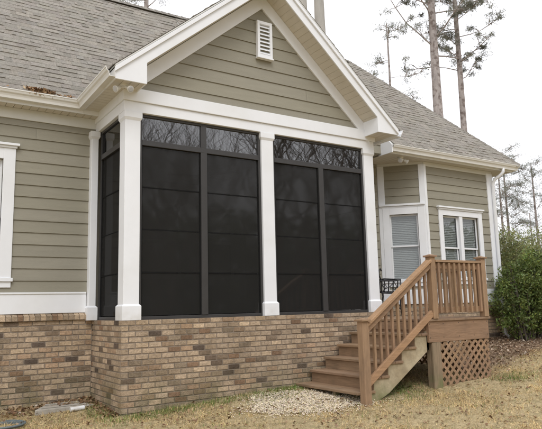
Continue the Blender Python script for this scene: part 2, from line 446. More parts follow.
# right side wall of the nook and the closed rear of the house
w = MB(); back_slab(w, (8.17, 0, 0), (0, 1, 0), (1, 0, 0), YN+.13, 6.1, 0, 2.95)
wl = w.build('wall', M['interior'], HW)
w = MB(); lap(w, (8.17, 0, 0), (0, 1, 0), (1, 0, 0), .12, 2.8, rect_iv(YN+.12, 6.1)); w.build('siding', M['siding'], wl)
w = MB(); w.box(-9, 8.05, 6.1, 6.2, -1.2, 2.95).box(-9.1, -9, D+.01, 6.1, -1.8, 2.95); w.build('wall', M['siding'], HW)
# siding infill wall between the porch eave and the nook eave
w = MB(); w.box(4.42, 5.10, .80, 1.38, 2.82, 3.6); wl = w.build('wall', M['interior'], HW)
w = MB(); lap(w, (0, .798, 0), (1, 0, 0), (0, -1, 0), 2.82, 3.6, rect_iv(4.40, 5.10)); w.build('siding', M['siding'], wl)

# ---- trims
tr = MB()
tr.box(-9, -.09, D-.022, D-.001, .105, .37)                # skirt board
tr.box(-9, -.09, D-.034, D-.001, .355, .378)
tr.build('skirt_board', M['trim'], HW, .004)
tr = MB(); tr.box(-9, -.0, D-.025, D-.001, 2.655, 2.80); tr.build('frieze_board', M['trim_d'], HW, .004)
# header beam front + side
tr = MB()
tr.box(.0, XR+.0, .012, .16, 2.60, 2.735).box(-.02, XR+.02, -.012, .158, 2.7355, 2.905)
tr.box(.0, .158, .161, D-.0, 2.60, 2.735).box(-.02, .156, .1585, D-.024, 2.7355, 2.90)
tr.box(XR-.158, XR, .161, 1.39, 2.60, 2.735).box(XR-.156, XR+.02, .1585, 1.392, 2.7355, 2.90)
tr.build('header_beam', M['trim'], HW, .005)
# nook trims
tr = MB()
tr.box(6.15, 6.21, YN-.028, YN+.0, .37, 2.75)
tr.build('corner_board', M['trim'], HW, .003); tr = MB()
tr.box(8.01, 8.18, YN-.028, YN+.0, .12, 2.75).box(8.172, 8.195, YN-.028, YN+.1, .12, 2.75)
tr.build('corner_board', M['trim'], HW, .003); tr = MB()
def fbar(mb, s0, s1, z0, z1, d0=0.0, d1=.026):
    mb.prism([fo+fu*s0+fn*d0+Vector((0,0,z0)), fo+fu*s1+fn*d0+Vector((0,0,z0)), fo+fu*s1+fn*d0+Vector((0,0,z1)), fo+fu*s0+fn*d0+Vector((0,0,z1))], fn*(d1-d0))
fbar(tr, -.012, .085, .37, 2.75); tr.build('corner_board', M['trim'], HW, .003); tr = MB(); fbar(tr, .735, .86, .37, 2.75); tr.build('corner_board', M['trim'], HW, .003); tr = MB()
fbar(tr, .0, .85, 1.962, 2.0, 0, .06); fbar(tr, .02, .83, 1.93, 1.96, 0, .035)
tr.build('band_board', M['trim'], HW, .003)
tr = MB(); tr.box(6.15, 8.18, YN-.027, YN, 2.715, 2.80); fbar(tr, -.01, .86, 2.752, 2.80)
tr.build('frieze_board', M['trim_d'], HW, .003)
tr = MB(); tr.box(6.21, 8.01, YN-.026, YN, .105, .37); fbar(tr, .0, .85, .105, .369); tr.build('skirt_board', M['trim'], HW, .003)

# ---- windows
def blinds(o, u, n, s0, s1, z0, z1, parent, step=.034):
    b = MB(); o, u, n = Vector(o), Vector(u), Vector(n); z = z0
    while z < z1:
        b.prism([o+u*s0+Vector((0,0,z))-n*.085, o+u*s1+Vector((0,0,z))-n*.085, o+u*s1+Vector((0,0,z+.0325))-n*.100, o+u*s0+Vector((0,0,z+.0325))-n*.100], Vector((0,0,.002)))
        z += step
    return b.build('blind', M['blind'], parent)
def quadbar(mb, o, u, n, s0, s1, z0, z1, d0, d1):
    o, u, n = Vector(o), Vector(u), Vector(n); zz = Vector((0, 0, 1))
    mb.prism([o+u*s0+zz*z0+n*d0, o+u*s1+zz*z0+n*d0, o+u*s1+zz*z1+n*d0, o+u*s0+zz*z1+n*d0], n*(d1-d0))
def window(o, u, n, s0, s1, z0, z1, mid, cols, casing=.1, crown=True, blind=True, label=None, gapz=.03):
    f = MB(); q = lambda *a: quadbar(f, o, u, n, *a)
    q(s0-casing, s0, z0-.0, z1+casing, 0, .032); q(s1, s1+casing, z0, z1+casing, 0, .032)
    q(s0, s1, z1, z1+casing, 0, .030); q(s0-casing-.02, s1+casing+.02, z0-.045, z0, 0, .05); q(s0-casing, s1+casing, z0-.12, z0-.046, 0, .03)
    if crown:
        q(s0-casing-.015, s1+casing+.015, z1+casing+.001, z1+casing+.03, 0, .05)
        q(s0-casing-.04, s1+casing+.04, z1+casing+.031, z1+casing+.062, 0, .075)
    fr = f.build('window', M['trim'], HW, .003, label=label)
    w_ = (s1-s0-.09*(cols-1))/cols
    for k in range(cols):
        a = s0 + k*(w_+.09); b = a + w_
        if k: q2 = MB(); quadbar(q2, o, u, n, a-.09, a, z0, z1, -.04, .022); q2.build('mullion', M['trim'], fr, .003)
        s_ = MB()
        for (za, zb, dd) in ((mid, z1, -.035), (z0, mid+.03, -.055)):
            quadbar(s_, o, u, n, a, a+.028, za, zb, dd-.02, dd); quadbar(s_, o, u, n, b-.028, b, za, zb, dd-.02, dd)
            quadbar(s_, o, u, n, a+.028, b-.028, zb-.03, zb, dd-.02, dd-.001); quadbar(s_, o, u, n, a+.028, b-.028, za, za+.03, dd-.02, dd-.001)
        s_.build('sash', M['trim'], fr, .002)
        p_ = MB(); quadbar(p_, o, u, n, a+.02, b-.02, mid+.02, z1-.02, -.049, -.045); quadbar(p_, o, u, n, a+.02, b-.02, z0+.02, mid+.01, -.069, -.065)
        p_.build('pane', M['glass'], fr)
        if blind: blinds(o, u, n, a+.01, b-.01, z0+.02, z1-.02, fr)
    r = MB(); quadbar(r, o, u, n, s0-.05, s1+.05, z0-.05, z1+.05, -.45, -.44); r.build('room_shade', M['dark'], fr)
    return fr
window((0, D, 0), (1, 0, 0), (0, -1, 0), -2.22, -1.19, .56, 2.10, 1.33, 1, .145, True, True, 'white cased sash window at the left end of the siding')
window((0, YN, 0), (1, 0, 0), (0, -1, 0), 6.60, 7.65, .58, 1.79, 1.15, 2, .11, True, True, 'double white window in the right hand wall')
window(fo, fu, fn, .14, .665, .55, 1.80, 1.18, 1, .13, False, True, 'single white window in the angled wall behind the deck')

# ---- columns
def column(x0, x1, y0, y1, label=None, capz=2.52, pw=.02):
    c = MB(); c.box(x0+pw, x1-pw, y0+pw, y1-pw, .18, 2.5995)
    o = c.build('column', M['trim'], HW, .006, label=label)
    p = MB(); p.box(x0, x1, y0, y1, 0.001, .168)
    p.prism([(x0, y0, .168), (x1, y0, .168), (x1, y1, .168), (x0, y1, .168)], (0, 0, .0001))
    a = [(x0, y0, .168), (x1, y0, .168), (x1, y1, .168), (x0, y1, .168)]; b = [(x0+pw, y0+pw, .19), (x1-pw, y0+pw, .19), (x1-pw, y1-pw, .19), (x0+pw, y1-pw, .19)]
    p.add(a+b, [(0,1,5,4),(1,2,6,5),(2,3,7,6),(3,0,4,7)])
    p.build('plinth', M['trim'], o, .003)
    k = MB(); e = .004
    k.box(x0-e+.006, x1+e-.006, y0-e+.006, y1+e-.006, capz, 2.6-.0008)
    a = [(x0+pw-.001, y0+pw-.001, capz-.03), (x1-pw+.001, y0+pw-.001, capz-.03), (x1-pw+.001, y1-pw+.001, capz-.03), (x0+pw-.001, y1-pw+.001, capz-.03)]
    b = [(x0+.004, y0+.004, capz), (x1-.004, y0+.004, capz), (x1-.004, y1-.004, capz), (x0+.004, y1-.004, capz)]
    k.add(a+b, [(0,1,5,4),(1,2,6,5),(2,3,7,6),(3,0,4,7)])
    k.build('capital', M['trim'], o, .003)
column(0, .24, 0, .24, 'white square column at the front left corner of the porch')
column(2.005, 2.245, 0, .24, 'white square column in the middle of the porch front')
column(XR-.24, XR, 0, .24, 'white square column at the right end of the porch front')
column(-.10, .035, D-.13, D+.02, 'slim white half column against the left wall')
column(XR-.12, XR+.03, 1.20, 1.38)

# ---- screened bays
def bay(o, u, n, s0, s1, muls, tmul, label=None, z1=2.6, rz=2.225):
    f = MB(); q = lambda *a: quadbar(f, o, u, n, *a)
    t = .035
    q(s0, s0+t, 0.002, z1-.001, 0, .045); q(s1-t, s1, .002, z1-.001, 0, .045)
    q(s0+t, s1-t, .002, .04, 0, .044); q(s0+t, s1-t, z1-.035, z1-.001, 0, .044)
    q(s0+t, s1-t, rz-.035, rz+.035, 0, .05)
    for m_ in muls: q(m_-.045, m_+.045, .04, rz-.035, 0, .052)
    for m_ in tmul: q(m_-.04, m_+.04, rz+.035, z1-.035, 0, .048)
    fr = f.build('screen_window', M['frame'], HW, .003, label=label)
    e = [s0+t] + list(muls) + [s1-t]
    for k in range(len(e)-1):
        a = e[k] + (.045 if k else 0); b = e[k+1] - (.045 if k+2 < len(e) else 0)
        v = MB(); hz = (rz-.035-.04)/4
        for j in range(4):
            z0 = .04 + j*hz
            tilt = .004*(j % 2)
            quadbar(v, o, u, n, a+.012, b-.012, z0+.008, z0+hz-.008, .012+tilt, .015+tilt)
        v.build('smoked_pane', M['screen'], fr)
        r = MB()
        for j in range(1, 4):
            z0 = .04 + j*hz; quadbar(r, o, u, n, a+.012, b-.012, z0-.006, z0+.006, .011, .020)
        quadbar(r, o, u, n, a, a+.013, .04, rz-.035, .005, .03); quadbar(r, o, u, n, b-.013, b, .04, rz-.035, .005, .03)
        r.build('vent_track', M['track'], fr)
    e = [s0+t] + list(tmul) + [s1-t]
    for k in range(len(e)-1):
        a = e[k] + (.04 if k else 0); b = e[k+1] - (.04 if k+2 < len(e) else 0)
        v = MB(); quadbar(v, o, u, n, a, b, rz+.035, z1-.035, .018, .022); v.build('transom_pane', M['transom'], fr)
bay((0, .10, 0), (1, 0, 0), (0, -1, 0), .22, 2.025, [1.125], [1.125], 'dark screened bay between the corner and middle columns')
bay((0, .10, 0), (1, 0, 0), (0, -1, 0), 2.225, XR-.22, [3.105], [], 'dark screened bay between the middle and right columns')
bay((.09, 0, 0), (0, 1, 0), (-1, 0, 0), .22, D-.11, [], [], 'narrow dark screened bay on the left side of the porch')
bay((XR-.09, 0, 0), (0, 1, 0), (1, 0, 0), .22, 1.2, [], [])

# ---- porch interior
w = MB(); w.box(.12, XR-.12, .17, 4.0, -.05, .0); w.build('porch_floor', M['floor_in'], HW)
w = MB(); w.box(.161, XR-.161, .161, 4.0, 2.64, 2.66); w.build('porch_ceiling', M['interior'], HW)
w = MB(); w.box(.02, XR, 4.0, 4.1, -.05, 2.9).box(-.02, .1, D+.03, 4.0, 0, 2.9).box(XR-.1, XR, 1.41, 4.0, 0, 2.9)
wl = w.build('wall', M['interior'], HW)
for (x0, x1) in ((.5, 1.3), (1.7, 2.5), (3.0, 3.7)):
    f = MB(); f.box(x0-.08, x1+.08, 3.97, 3.999, .7, 2.2); fr = f.build('window', M['trim_d'], HW)
    f = MB(); f.box(x0, x1, 3.962, 3.969, .78, 1.42).box(x0, x1, 3.962, 3.969, 1.48, 2.12); f.build('pane', M['dark'], fr)
fan = thing('ceiling_fan', (2.1, 2.0, 2.28), 'ceiling fan hanging inside the screened porch', 'ceiling fan')
w = MB(); w.tube([(2.1, 2.0, 2.639), (2.1, 2.0, 2.42)], [.02, .02], 8); w.build('rod', M['frame'], fan)
w = MB(); w.tube([(2.1, 2, 2.43), (2.1, 2, 2.40), (2.1, 2, 2.33), (2.1, 2, 2.29)], [.05, .11, .11, .06], 14); w.build('motor', M['frame'], fan)
for k in range(5):
    an = k*2*math.pi/5 + .3; dx, dy = math.cos(an), math.sin(an)
    w = MB(); w.bar((2.1+dx*.10, 2+dy*.10, 2.36), (2.1+dx*.60, 2+dy*.60, 2.37), .12, .008); w.build('blade', M['floor_in'], fan)

# ---- shingled roof planes (every tab is real, a few mm thick)
def shingle(mb, o, u, v, n, iv, tmax, exp=.115, t0=0):
    o, u, v, n = Vector(o), Vector(u).normalized(), Vector(v).normalized(), Vector(n).normalized()
    t = t0; k = 0
    while t < tmax:
        te = min(t + exp, tmax); lo, hi = iv(t + .001), iv(min(te + .03, tmax - .001))
        a, b = lo; s = a - R_.uniform(0, .2)
        rowk = R_.uniform(.97, 1.03)
        while s < b:
            wd = R_.choice([.05, .08, .11, .15, .2]); e = min(s + wd, b); ss = max(s, a)
            if e - ss > .004:
                h = R_.choice([.005, .008, .014]); kk = R_.choice([.90, .96, 1, 1.03, 1.07])*rowk*R_.uniform(.95, 1.05)
                c = (kk*R_.uniform(.98, 1.02), kk, kk*R_.uniform(.97, 1.02))
                top = te + .02
                s2, e2 = max(ss, hi[0]), min(e, hi[1])
                if e2 < s2: s2 = e2 = min(max((ss+e)/2, hi[0]), hi[1])
                P = lambda p, q, d: o + u*p + v*q + n*d
                mb.add([P(ss, t, h), P(e, t, h), P(e2, top, .002), P(s2, top, .002), P(ss, t, 0), P(e, t, 0)],
                       [(0, 1, 2, 3), (4, 5, 1, 0), (4, 0, 3), (5, 2, 1)], c)
            s += wd
        t += exp; k += 1

def slope_plane(y0, z0, y1, z1):
    d = Vector((0, y1-y0, z1-z0)); L = d.length; d.normalize(); return d, Vector((0, -d.z, d.y)), L
RY, RZ = 3.3, 5.86          # main ridge
roofs = MB(); dk = MB()
# main left slope: eave y=.90 z=2.965
d, n, L = slope_plane(.90, 2.955, RY, RZ)
dk.prism([(-9.2, .90, 2.945), (2.1, .90, 2.945), (2.1, RY, RZ-.01), (-9.2, RY, RZ-.01)], n*-.03)
rs = MB(); shingle(rs, (0, .90, 2.955), (1, 0, 0), d, n, lambda t: (-5.0, 2.2), L)
rs.add([(-9.2, .9, 2.95), (-5, .9, 2.95), (-5, RY, RZ), (-9.2, RY, RZ)], [(0, 1, 2, 3)])
# back slope
d2, n2, L2 = slope_plane(6.6, 2.93, RY, RZ)
dk.prism([(-9.2, 6.5, 2.93), (8.75, 6.5, 2.93), (6.55, RY, RZ-.02), (-9.2, RY, RZ-.02)], (0, 0, -.03))
rs.add([(-9.2, 6.5, 2.94), (8.75, 6.5, 2.94), (6.55, RY, RZ), (-9.2, RY, RZ)], [(3, 2, 1, 0)])
# right front slope with hip: eave y=.47 z=2.94, hip from (8.72,.47) to (6.55,3.3)
EY, EZ, EX = .47, 2.935, 8.74; HX = 6.55
d, n, L = slope_plane(EY, EZ, RY, RZ)
shingle(rs, (0, EY, EZ), (1, 0, 0), d, n, lambda t: (5.10, EX - (EX-HX)*t/L), L)
tB = (1.0-EY)/(RY-EY)*L
shingle(rs, (0, EY, EZ), (1, 0, 0), d, n, lambda t: (2.1, 5.10), L, t0=.115*math.ceil(tB/.115))
dk.prism([(5.10, EY, EZ-.01), (EX, EY, EZ-.01), (HX, RY, RZ-.012), (5.10, RY, RZ-.012)], n*-.03)
zb = EZ + (RZ-EZ)*(1.0-EY)/(RY-EY)
dk.prism([(2.1, 1.0, zb-.01), (5.099, 1.0, zb-.01), (5.099, RY, RZ-.012), (2.1, RY, RZ-.012)], n*-.03)
# hip end facing right
p0, p1, p2 = Vector((EX, EY, EZ)), Vector((EX, 6.5, 2.94)), Vector((HX, RY, RZ))
hd = Vector((HX-EX, 0, RZ-EZ)); hL = hd.length; hn = Vector((RZ-EZ, 0, EX-HX)).normalized()
shingle(rs, (EX, 0, EZ), (0, 1, 0), hd, hn, lambda t: (EY+(RY-EY)*t/hL, 6.5-(6.5-RY)*t/hL), hL)
dk.prism([p0-hn*.01, p1-hn*.01, p2-hn*.01], -hn*.03)
# porch gable slopes
def gslope(x0, z0, y0, y1):
    dd = Vector((GC-x0, 0, GAP-z0)); LL = dd.length; sgn = 1 if x0 < GC else -1
    nn = Vector((-dd.z*sgn, 0, abs(dd.x))).normalized()
    return dd, nn, LL
for (x0, z0) in ((XL_, GLL), (XR_, GLR)):
    dd, nn, LL = gslope(x0, z0, 0, 0)
    o = Vector((x0, 0, z0)) + nn*.02
    shingle(rs, o - dd.normalized()*.03, (0, 1, 0), dd, nn, lambda t: (-.355, 2.9), LL+.03)
    a = Vector((x0, -.353, z0)); c = Vector((GC, -.353, GAP))
    dk.prism([a, c, c+nn*.015, a+nn*.015], (0, 3.23, 0))
rf = rs.build('roof', M['shingle'], HW)
dk.build('roof_deck', M['trim_d'], rf)
# ridge caps, hip caps, dark drip edges
rc = MB()
def cap_line(mb, a, b, w=.13, step=.14, nA=None):
    a, b = Vector(a), Vector(b); dd = (b-a); L = dd.length; dd.normalize(); side = dd.cross(Vector((0, 0, 1))).normalized(); up = side.cross(dd)
    t = 0
    while t < L:
        e = min(t+step+.03, L); k = R_.uniform(.75, 1.0); p, q = a+dd*t, a+dd*e
        for sg in (1, -1):
            mb.add([p+up*.028, q+up*.016, q+side*sg*w-up*w*.75, p+side*sg*w-up*(w*.75-.008)], [(0, 1, 2, 3) if sg > 0 else (3, 2, 1, 0)], (k, k, k))
        t += step
cap_line(rc, (-9.2, RY, RZ+.0), (HX, RY, RZ+.0)); rc.build('ridge_cap', M['shingle'], rf); rc = MB(); cap_line(rc, (EX, EY, EZ+.005), (HX, RY, RZ+.005), .11)
rc.build('hip_cap', M['shingle'], rf); rc = MB(); cap_line(rc, (GC, -.35, GAP+.03), (GC, 2.6, GAP+.03), .11)
rc.build('ridge_cap', M['shingle'], rf)

# ---- rakes, cornice returns, soffits
YF = -.33
rk = MB()
def rake(x0, z0, bz, xi):
    """front board from the eave end to the apex, widening into the boxed return"""
    sg = 1 if x0 < GC else -1
    sl = (GAP-z0)/abs(GC-x0); V_ = .215
    zi = z0 + abs(xi-x0)*sl
    poly = [(x0, YF, z0-.012), (x0, YF, bz), (xi, YF, bz), (xi, YF, zi-V_), (GC, YF, GAP-V_-.01), (GC, YF, GAP-.012)]
    if sg < 0: poly = poly[::-1]
    rk.prism(poly, (0, .022, 0))
    # raised crown along the top edge of the board
    c = .062
    poly = [(x0-sg*.008, YF-.026, z0-.010), (x0-sg*.008, YF-.026, z0-.012-c), (GC, YF-.026, GAP-.012-c-.0), (GC, YF-.026, GAP-.010)]
    if sg < 0: poly = poly[::-1]
    rk.prism(poly, (0, .025, 0))
    # box side returns
    xa, xb = (x0, x0+.02) if sg > 0 else (x0-.02, x0)
    zr = z0-.02
    rk.prism([(xa, YF+.022, bz), (xb, YF+.022, bz), (xb, YF+.022, zr), (xa, YF+.022, zr)], (0, .40, 0))
    xa, xb = (xi-.02, xi) if sg > 0 else (xi, xi+.02)
    rk.prism([(xa, YF+.0225, bz), (xb, YF+.0225, bz), (xb, YF+.0225, zi-V_+.012*0), (xa, YF+.0225, zi-V_-.0)], (0, .355, 0))
rake(XL_, GLL, 2.855, .165); rake(XR_, GLR, 2.79, 3.975)
rkp = rk.build('rake_board', M['trim'], HW, .003)
# gable frieze on the wall following the rakes
fz = MB()
for (x0, z0) in ((XL_, GLL), (XR_, GLR)):
    sl = (GAP-z0)/abs(GC-x0); sg = 1 if x0 < GC else -1
    xs = x0 + sg*.30
    poly = [(xs, .0, z0+.30*sl-.21), (xs, .0, z0+.30*sl-.44), (GC, .0, GAP-.44), (GC, .0, GAP-.21)]
    if sg < 0: poly = poly[::-1]
    fz.prism(poly, (0, .034, 0))
fz.build('gable_frieze', M['trim'], HW, .003)
# rake soffits (beaded panels: narrow ribs run across)
sf = MB()
for (x0, z0) in ((XL_, GLL), (XR_, GLR)):
    dd, nn, LL = gslope(x0, z0, 0, 0); du = dd.normalized()
    a = Vector((x0, YF+.024, z0)) - nn*.155 + du*.25
    s = 0
    while s < LL-.30:
        e = min(s+.098, LL-.30)
        p, q = a+du*s, a+du*e
        sf.prism([p, q, q+Vector((0, .33, 0)), p+Vector((0, .33, 0))], nn*.012)
        p2_ = a+du*e; sf.prism([p2_+nn*.004, p2_+du*.006+nn*.004, p2_+du*.006+Vector((0, .33, 0))+nn*.004, p2_+Vector((0, .33, 0))+nn*.004], nn*.008)
        s += .104
# horizontal soffits: box returns, porch left and right eave, main left, nook
def hs(x0, x1, y0, y1, z, rib='x'):
    st = .10
    if rib == 'x':
        x = x0
        while x < x1-.004:
            sf.box(x, min(x+st-.006, x1), y0, y1, z, z+.012); x += st
    else:
        y = y0
        while y < y1-.004:
            sf.box(x0, x1, y, min(y+st-.006, y1), z, z+.012); y += st
    sf.box(x0, x1, y0, y1, z+.0125, z+.02)
hs(XL_+.02, .145, YF+.022, -.0, 2.862, 'x'); hs(3.995, XR_-.02, YF+.022, 0, 2.797, 'x')
hs(XL_+.02, -.02, 0.0, D-.2, 2.862, 'y'); hs(XR+.02, XR_-.02, 0.0, .79, 2.797, 'y')
hs(-9.2, .0, 1.021, D-.025, 2.80, 'x')
hs(5.12, 8.60, .60, YN-.03, 2.80, 'x'); hs(5.12, 6.15, YN-.03, 1.38, 2.80, 'x'); hs(8.20, 8.60, YN-.03, 6.1, 2.80, 'y')
sf.build('soffit', M['soffit'], HW)
# fascias
fa = MB()
fa.box(-9.2, XL_, 1.0, 1.02, 2.80, 2.95)
fa.build('fascia', M['trim'], HW, .003); fa = MB(); fa.box(XL_+.0, .0, 1.0, 1.02, 2.80, 2.875); fa.build('drop_board', M['trim'], HW, .003); fa = MB()
fa.box(XL_-.0, XL_+.02, .075, 1.02, 2.855, 2.99)
fa.build('fascia', M['trim'], HW, .003); fa = MB()
fa.box(XR_-.02, XR_, .075, .8, 2.79, 2.86)
fa.build('fascia', M['trim'], HW, .003); fa = MB()
fa.box(5.10, 8.62, .58, .60, 2.795, 2.93); fa.box(8.60, 8.62, .60, 6.4, 2.795, 2.93)
# nook eave end board: a white stepped return facing the porch
fa.prism([(5.10, .50, 2.79), (5.10, .50, 2.93), (5.10, .60, 3.05), (5.10, .86, 3.02), (5.10, .86, 2.79)][::-1], (-.02, 0, 0))
fa.build('fascia', M['trim'], HW, .003)

# ---- gutters
PROF = [(0, 0), (0, -.115), (.072, -.115), (.078, -.085), (.088, -.062), (.106, -.045), (.116, -.018), (.122, -.014), (.122, 0),
        (.112, 0), (.110, -.012), (.100, -.04), (.082, -.055), (.070, -.085), (.066, -.108), (.006, -.108), (.006, 0)]
def gutter(mb, p, q, out, m0=0, m1=0):
    p, q, out = Vector(p), Vector(q), Vector(out); d = (q-p).normalized(); k = len(PROF); vs = []
    for (e, m) in ((p, m0), (q, m1)):
        for (o_, z_) in PROF: vs.append(e + out*o_ + Vector((0, 0, z_)) + d*m*o_)
    mb.add(vs, [(i, (i+1) % k, (i+1) % k+k, i+k) for i in range(k)] + [tuple(range(k))[::-1], tuple(range(k, 2*k))])
gt = MB(); gutter(gt, (-9.2, 1.0, 2.955), (XL_, 1.0, 2.955), (0, -1, 0), 0, -1)
gutter(gt, (XL_, YF-.01, 2.985), (XL_, 1.0, 2.957), (-1, 0, 0), 0, -1)
gt.build('gutter', M['gutter'], HW, fix=True)
gt = MB(); gutter(gt, (5.10, .58, 2.935), (8.62, .58, 2.935), (0, -1, 0), 0, 1); gutter(gt, (8.62, .58, 2.935), (8.62, 6.4, 2.935), (1, 0, 0), -1, 0)
gt.build('gutter', M['gutter'], HW, fix=True)
gt = MB(); gutter(gt, (XR_, YF-.005, 2.885), (XR_, .8, 2.885), (1, 0, 0))
gt.build('gutter', M['trim'], HW, fix=True)
# downspout at the right corner
ds = MB()
def rtube(mb, pts, w=.08, h=.06):
    for a, b in zip(pts[:-1], pts[1:]): mb.bar(a, b, w, h, up=(0, 1, 0.001))
ds.tube([(8.24, .53, 2.84), (8.24, .53, 2.76), (8.21, .57, 2.70), (8.16, .69, 2.62), (8.14, .725, 2.54), (8.14, .725, .3), (8.14, .725, -.52), (8.15, .60, -.60)],
        [.034]*8, 10)
ds.build('downspout', M['trim'], HW, smooth=True)

# ---- gable louvre vent
v = MB(); x0, x1, z0, z1 = 1.97, 2.225, 3.72, 4.28
v.box(x0, x0+.04, -.035, .02, z0, z1).box(x1-.04, x1, -.035, .02, z0, z1).box(x0+.04, x1-.04, -.034, .02, z1-.045, z1).box(x0+.04, x1-.04, -.034, .02, z0, z0+.05)
v.box(x0-.012, x1+.012, -.05, .02, z0-.02, z0-.001)
vf = v.build('gable_vent', M['trim'], HW, .002)
v = MB(); z = z0+.055
while z < z1-.06:
    v.prism([(x0+.041, -.03, z), (x0+.041, -.028, z+.012), (x0+.041, .012, z+.055), (x0+.041, .012, z+.043)], (x1-x0-.082, 0, 0)); z += .058
v.build('louvre', M['trim'], vf)
v = MB(); v.box(x0+.041, x1-.041, .014, .019, z0+.05, z1-.045); v.build('vent_back', M['interior'], vf)

# ------------------------------------------------------------------ flood lights under the eaves
def floodlight(base, dirs, label):
    t = thing('floodlight', base, label, 'floodlight', 'twin floodlights under the eaves')
    b = Vector(base); m_ = MB(); m_.tube([b, b-Vector((0, 0, .025))], [.055, .05], 14); m_.build('mounting_plate', M['lampw'], t, smooth=False)
    for dx in dirs:
        dv = Vector(dx).normalized(); a = b - Vector((0, 0, .02)) + Vector((dv.x, dv.y, 0))*.02; k = a + Vector((dv.x*.05, dv.y*.04, -.03))
        m_ = MB(); m_.tube([a, k], [.012, .012], 8); m_.tube([k, k+dv*.015, k+dv*.04, k+dv*.075, k+dv*.085], [.012, .022, .026, .042, .042], 14)
        h = m_.build('lamp_head', M['lampw'], t, smooth=False)
        m_ = MB(); m_.tube([k+dv*.0855, k+dv*.09], [.037, .024], 14); m_.build('lens', M['lens'], h)
floodlight((-.06, -.16, 2.861), [(-.9, -.3, -.5), (.25, -.9, -.5)], 'white twin floodlight under the left boxed eave above the corner column')
floodlight((5.52, .74, 2.799), [(-.6, -.6, -.5), (.9, -.4, -.5)], 'twin floodlight under the right eave above the angled window')

# ------------------------------------------------------------------ DECK
TD = .0
DT = -.095   # deck top
DX0, DX1, DY0 = 3.70, 4.93, -1.36
def tn(a=.92, b=1.08):
    k = R_.uniform(a, b); return (k, k*R_.uniform(.97, 1.02), k*R_.uniform(.95, 1.03))
dk_ = thing('wooden_deck', (4.3, -.6, gzf(4.3, -.6)), 'small brown wooden landing deck with railing and lattice skirt at the porch right end', 'deck')
m_ = MB(); y = DY0-.02
while y < -.06:
    m_.box(DX0-.02+R_.uniform(-.002, .002), DX1+.035, y, min(y+.137, -.05), DT-.03, DT, tn()); y += .142
y = -.04
while y < 1.3:
    m_.box(XR+.04, DX1+.035, y, min(y+.137, 1.34), DT-.03, DT, tn()); y += .142
m_.build('decking', M['tread'], dk_, .003)
m_ = MB(); m_.box(DX0+.005, DX1, DY0, DY0+.038, -.40, DT-.031, tn()).box(DX1-.038, DX1, DY0+.039, 1.33, -.40, DT-.031, tn()).box(DX0+.005, DX0+.04, DY0+.039, -.05, -.29, DT-.031, tn())
m_.build('rim_board', M['deck_h'], dk_, .003)
# posts carrying the rails
def post(x, y, z0, z1, parent, name='railing_post', t=None, s=.092, m='deck_v'):
    p = MB(); p.box(x-s/2, x+s/2, y-s/2, y+s/2, z0, z1, t or tn()); po = p.build(name, M[m], parent, .004)
    return po
def cap(x, y, z, parent, s=.135):
    p = MB(); h = s/2; p.box(x-h, x+h, y-h, y+h, z, z+.022, tn())
    p.add([(x-h+.012, y-h+.012, z+.022), (x+h-.012, y-h+.012, z+.022), (x+h-.012, y+h-.012, z+.022), (x-h+.012, y+h-.012, z+.022), (x, y, z+.042)],
          [(0,1,4),(1,2,4),(2,3,4),(3,0,4)])
    return p.build('post_cap', M['deck_h'], parent, .002)
m_ = MB()
for x in (3.73, 3.99, 4.30, 4.61, 4.90):
    for z in (-.16, -.34): MB().tube([(x, DY0-.0015, z), (x, DY0+.004, z)], [.006, .006], 8).build('screw', M['iron'], dk_)
PA, PB = (3.835, -1.345), (4.885, -1.345)
RTZ = .735
for (x, y) in (PA, PB):
    po = post(x, y, DT+.001, RTZ, dk_); cap(x, y, RTZ+.001, po)
po = post(4.885, -.42, DT+.001, RTZ, dk_); cap(4.885, -.42, RTZ+.001, po)
def rail_run(parent, a, b, ztop, zbot, nb, w=.09):
    a, b = Vector((*a, 0)), Vector((*b, 0)); d = (b-a).normalized()
    r = MB(); r.bar(a+Vector((0, 0, ztop-.018)), b+Vector((0, 0, ztop-.018)), .11, .034, t=tn()); r.bar(a+Vector((0, 0, ztop-.08)), b+Vector((0, 0, ztop-.08)), .038, .085, t=tn())
    r.build('top_rail', M['deck_h'], parent, .004)
    r = MB(); r.bar(a+Vector((0, 0, zbot)), b+Vector((0, 0, zbot)), .038, .075, t=tn()); r.build('bottom_rail', M['deck_h'], parent, .004)
    for k in range(nb):
        p = a.lerp(b, (k+.6)/(nb+.2)); nrm = d.cross(Vector((0, 0, 1)))
        p = p + nrm*.034
        q = MB(); q.box(p.x-.017, p.x+.017, p.y-.017, p.y+.017, zbot-.04, ztop-.042, tn(.85, 1.1)); q.build('baluster', M['deck_v'], parent, .003)
rail_run(dk_, (PA[0]+.047, PA[1]), (4.839, PA[1]), .70, .02, 9)
rail_run(dk_, (4.885, PB[1]+.047), (4.885, -.467), .70, .02, 7)
# substructure posts
for (x, y, m) in ((3.83, DY0+.085, 'postw'), (3.83, -.15, 'postw'), (4.86, DY0+.10, 'postw'), (4.86, 1.1, 'postw')):
    post(x, y, gzf(x, y)-.1, -.135 if m else 0, dk_, 'support_post', (1, 1, 1), .095, m)
# wide weathered front post, flush beneath the rim
m_ = MB(); m_.box(3.765, 3.925, DY0+.004, DY0+.030, gzf(3.8, DY0)-.1, -.402, (1, 1, 1)); m_.build('support_post', M['postw'], dk_, .003)
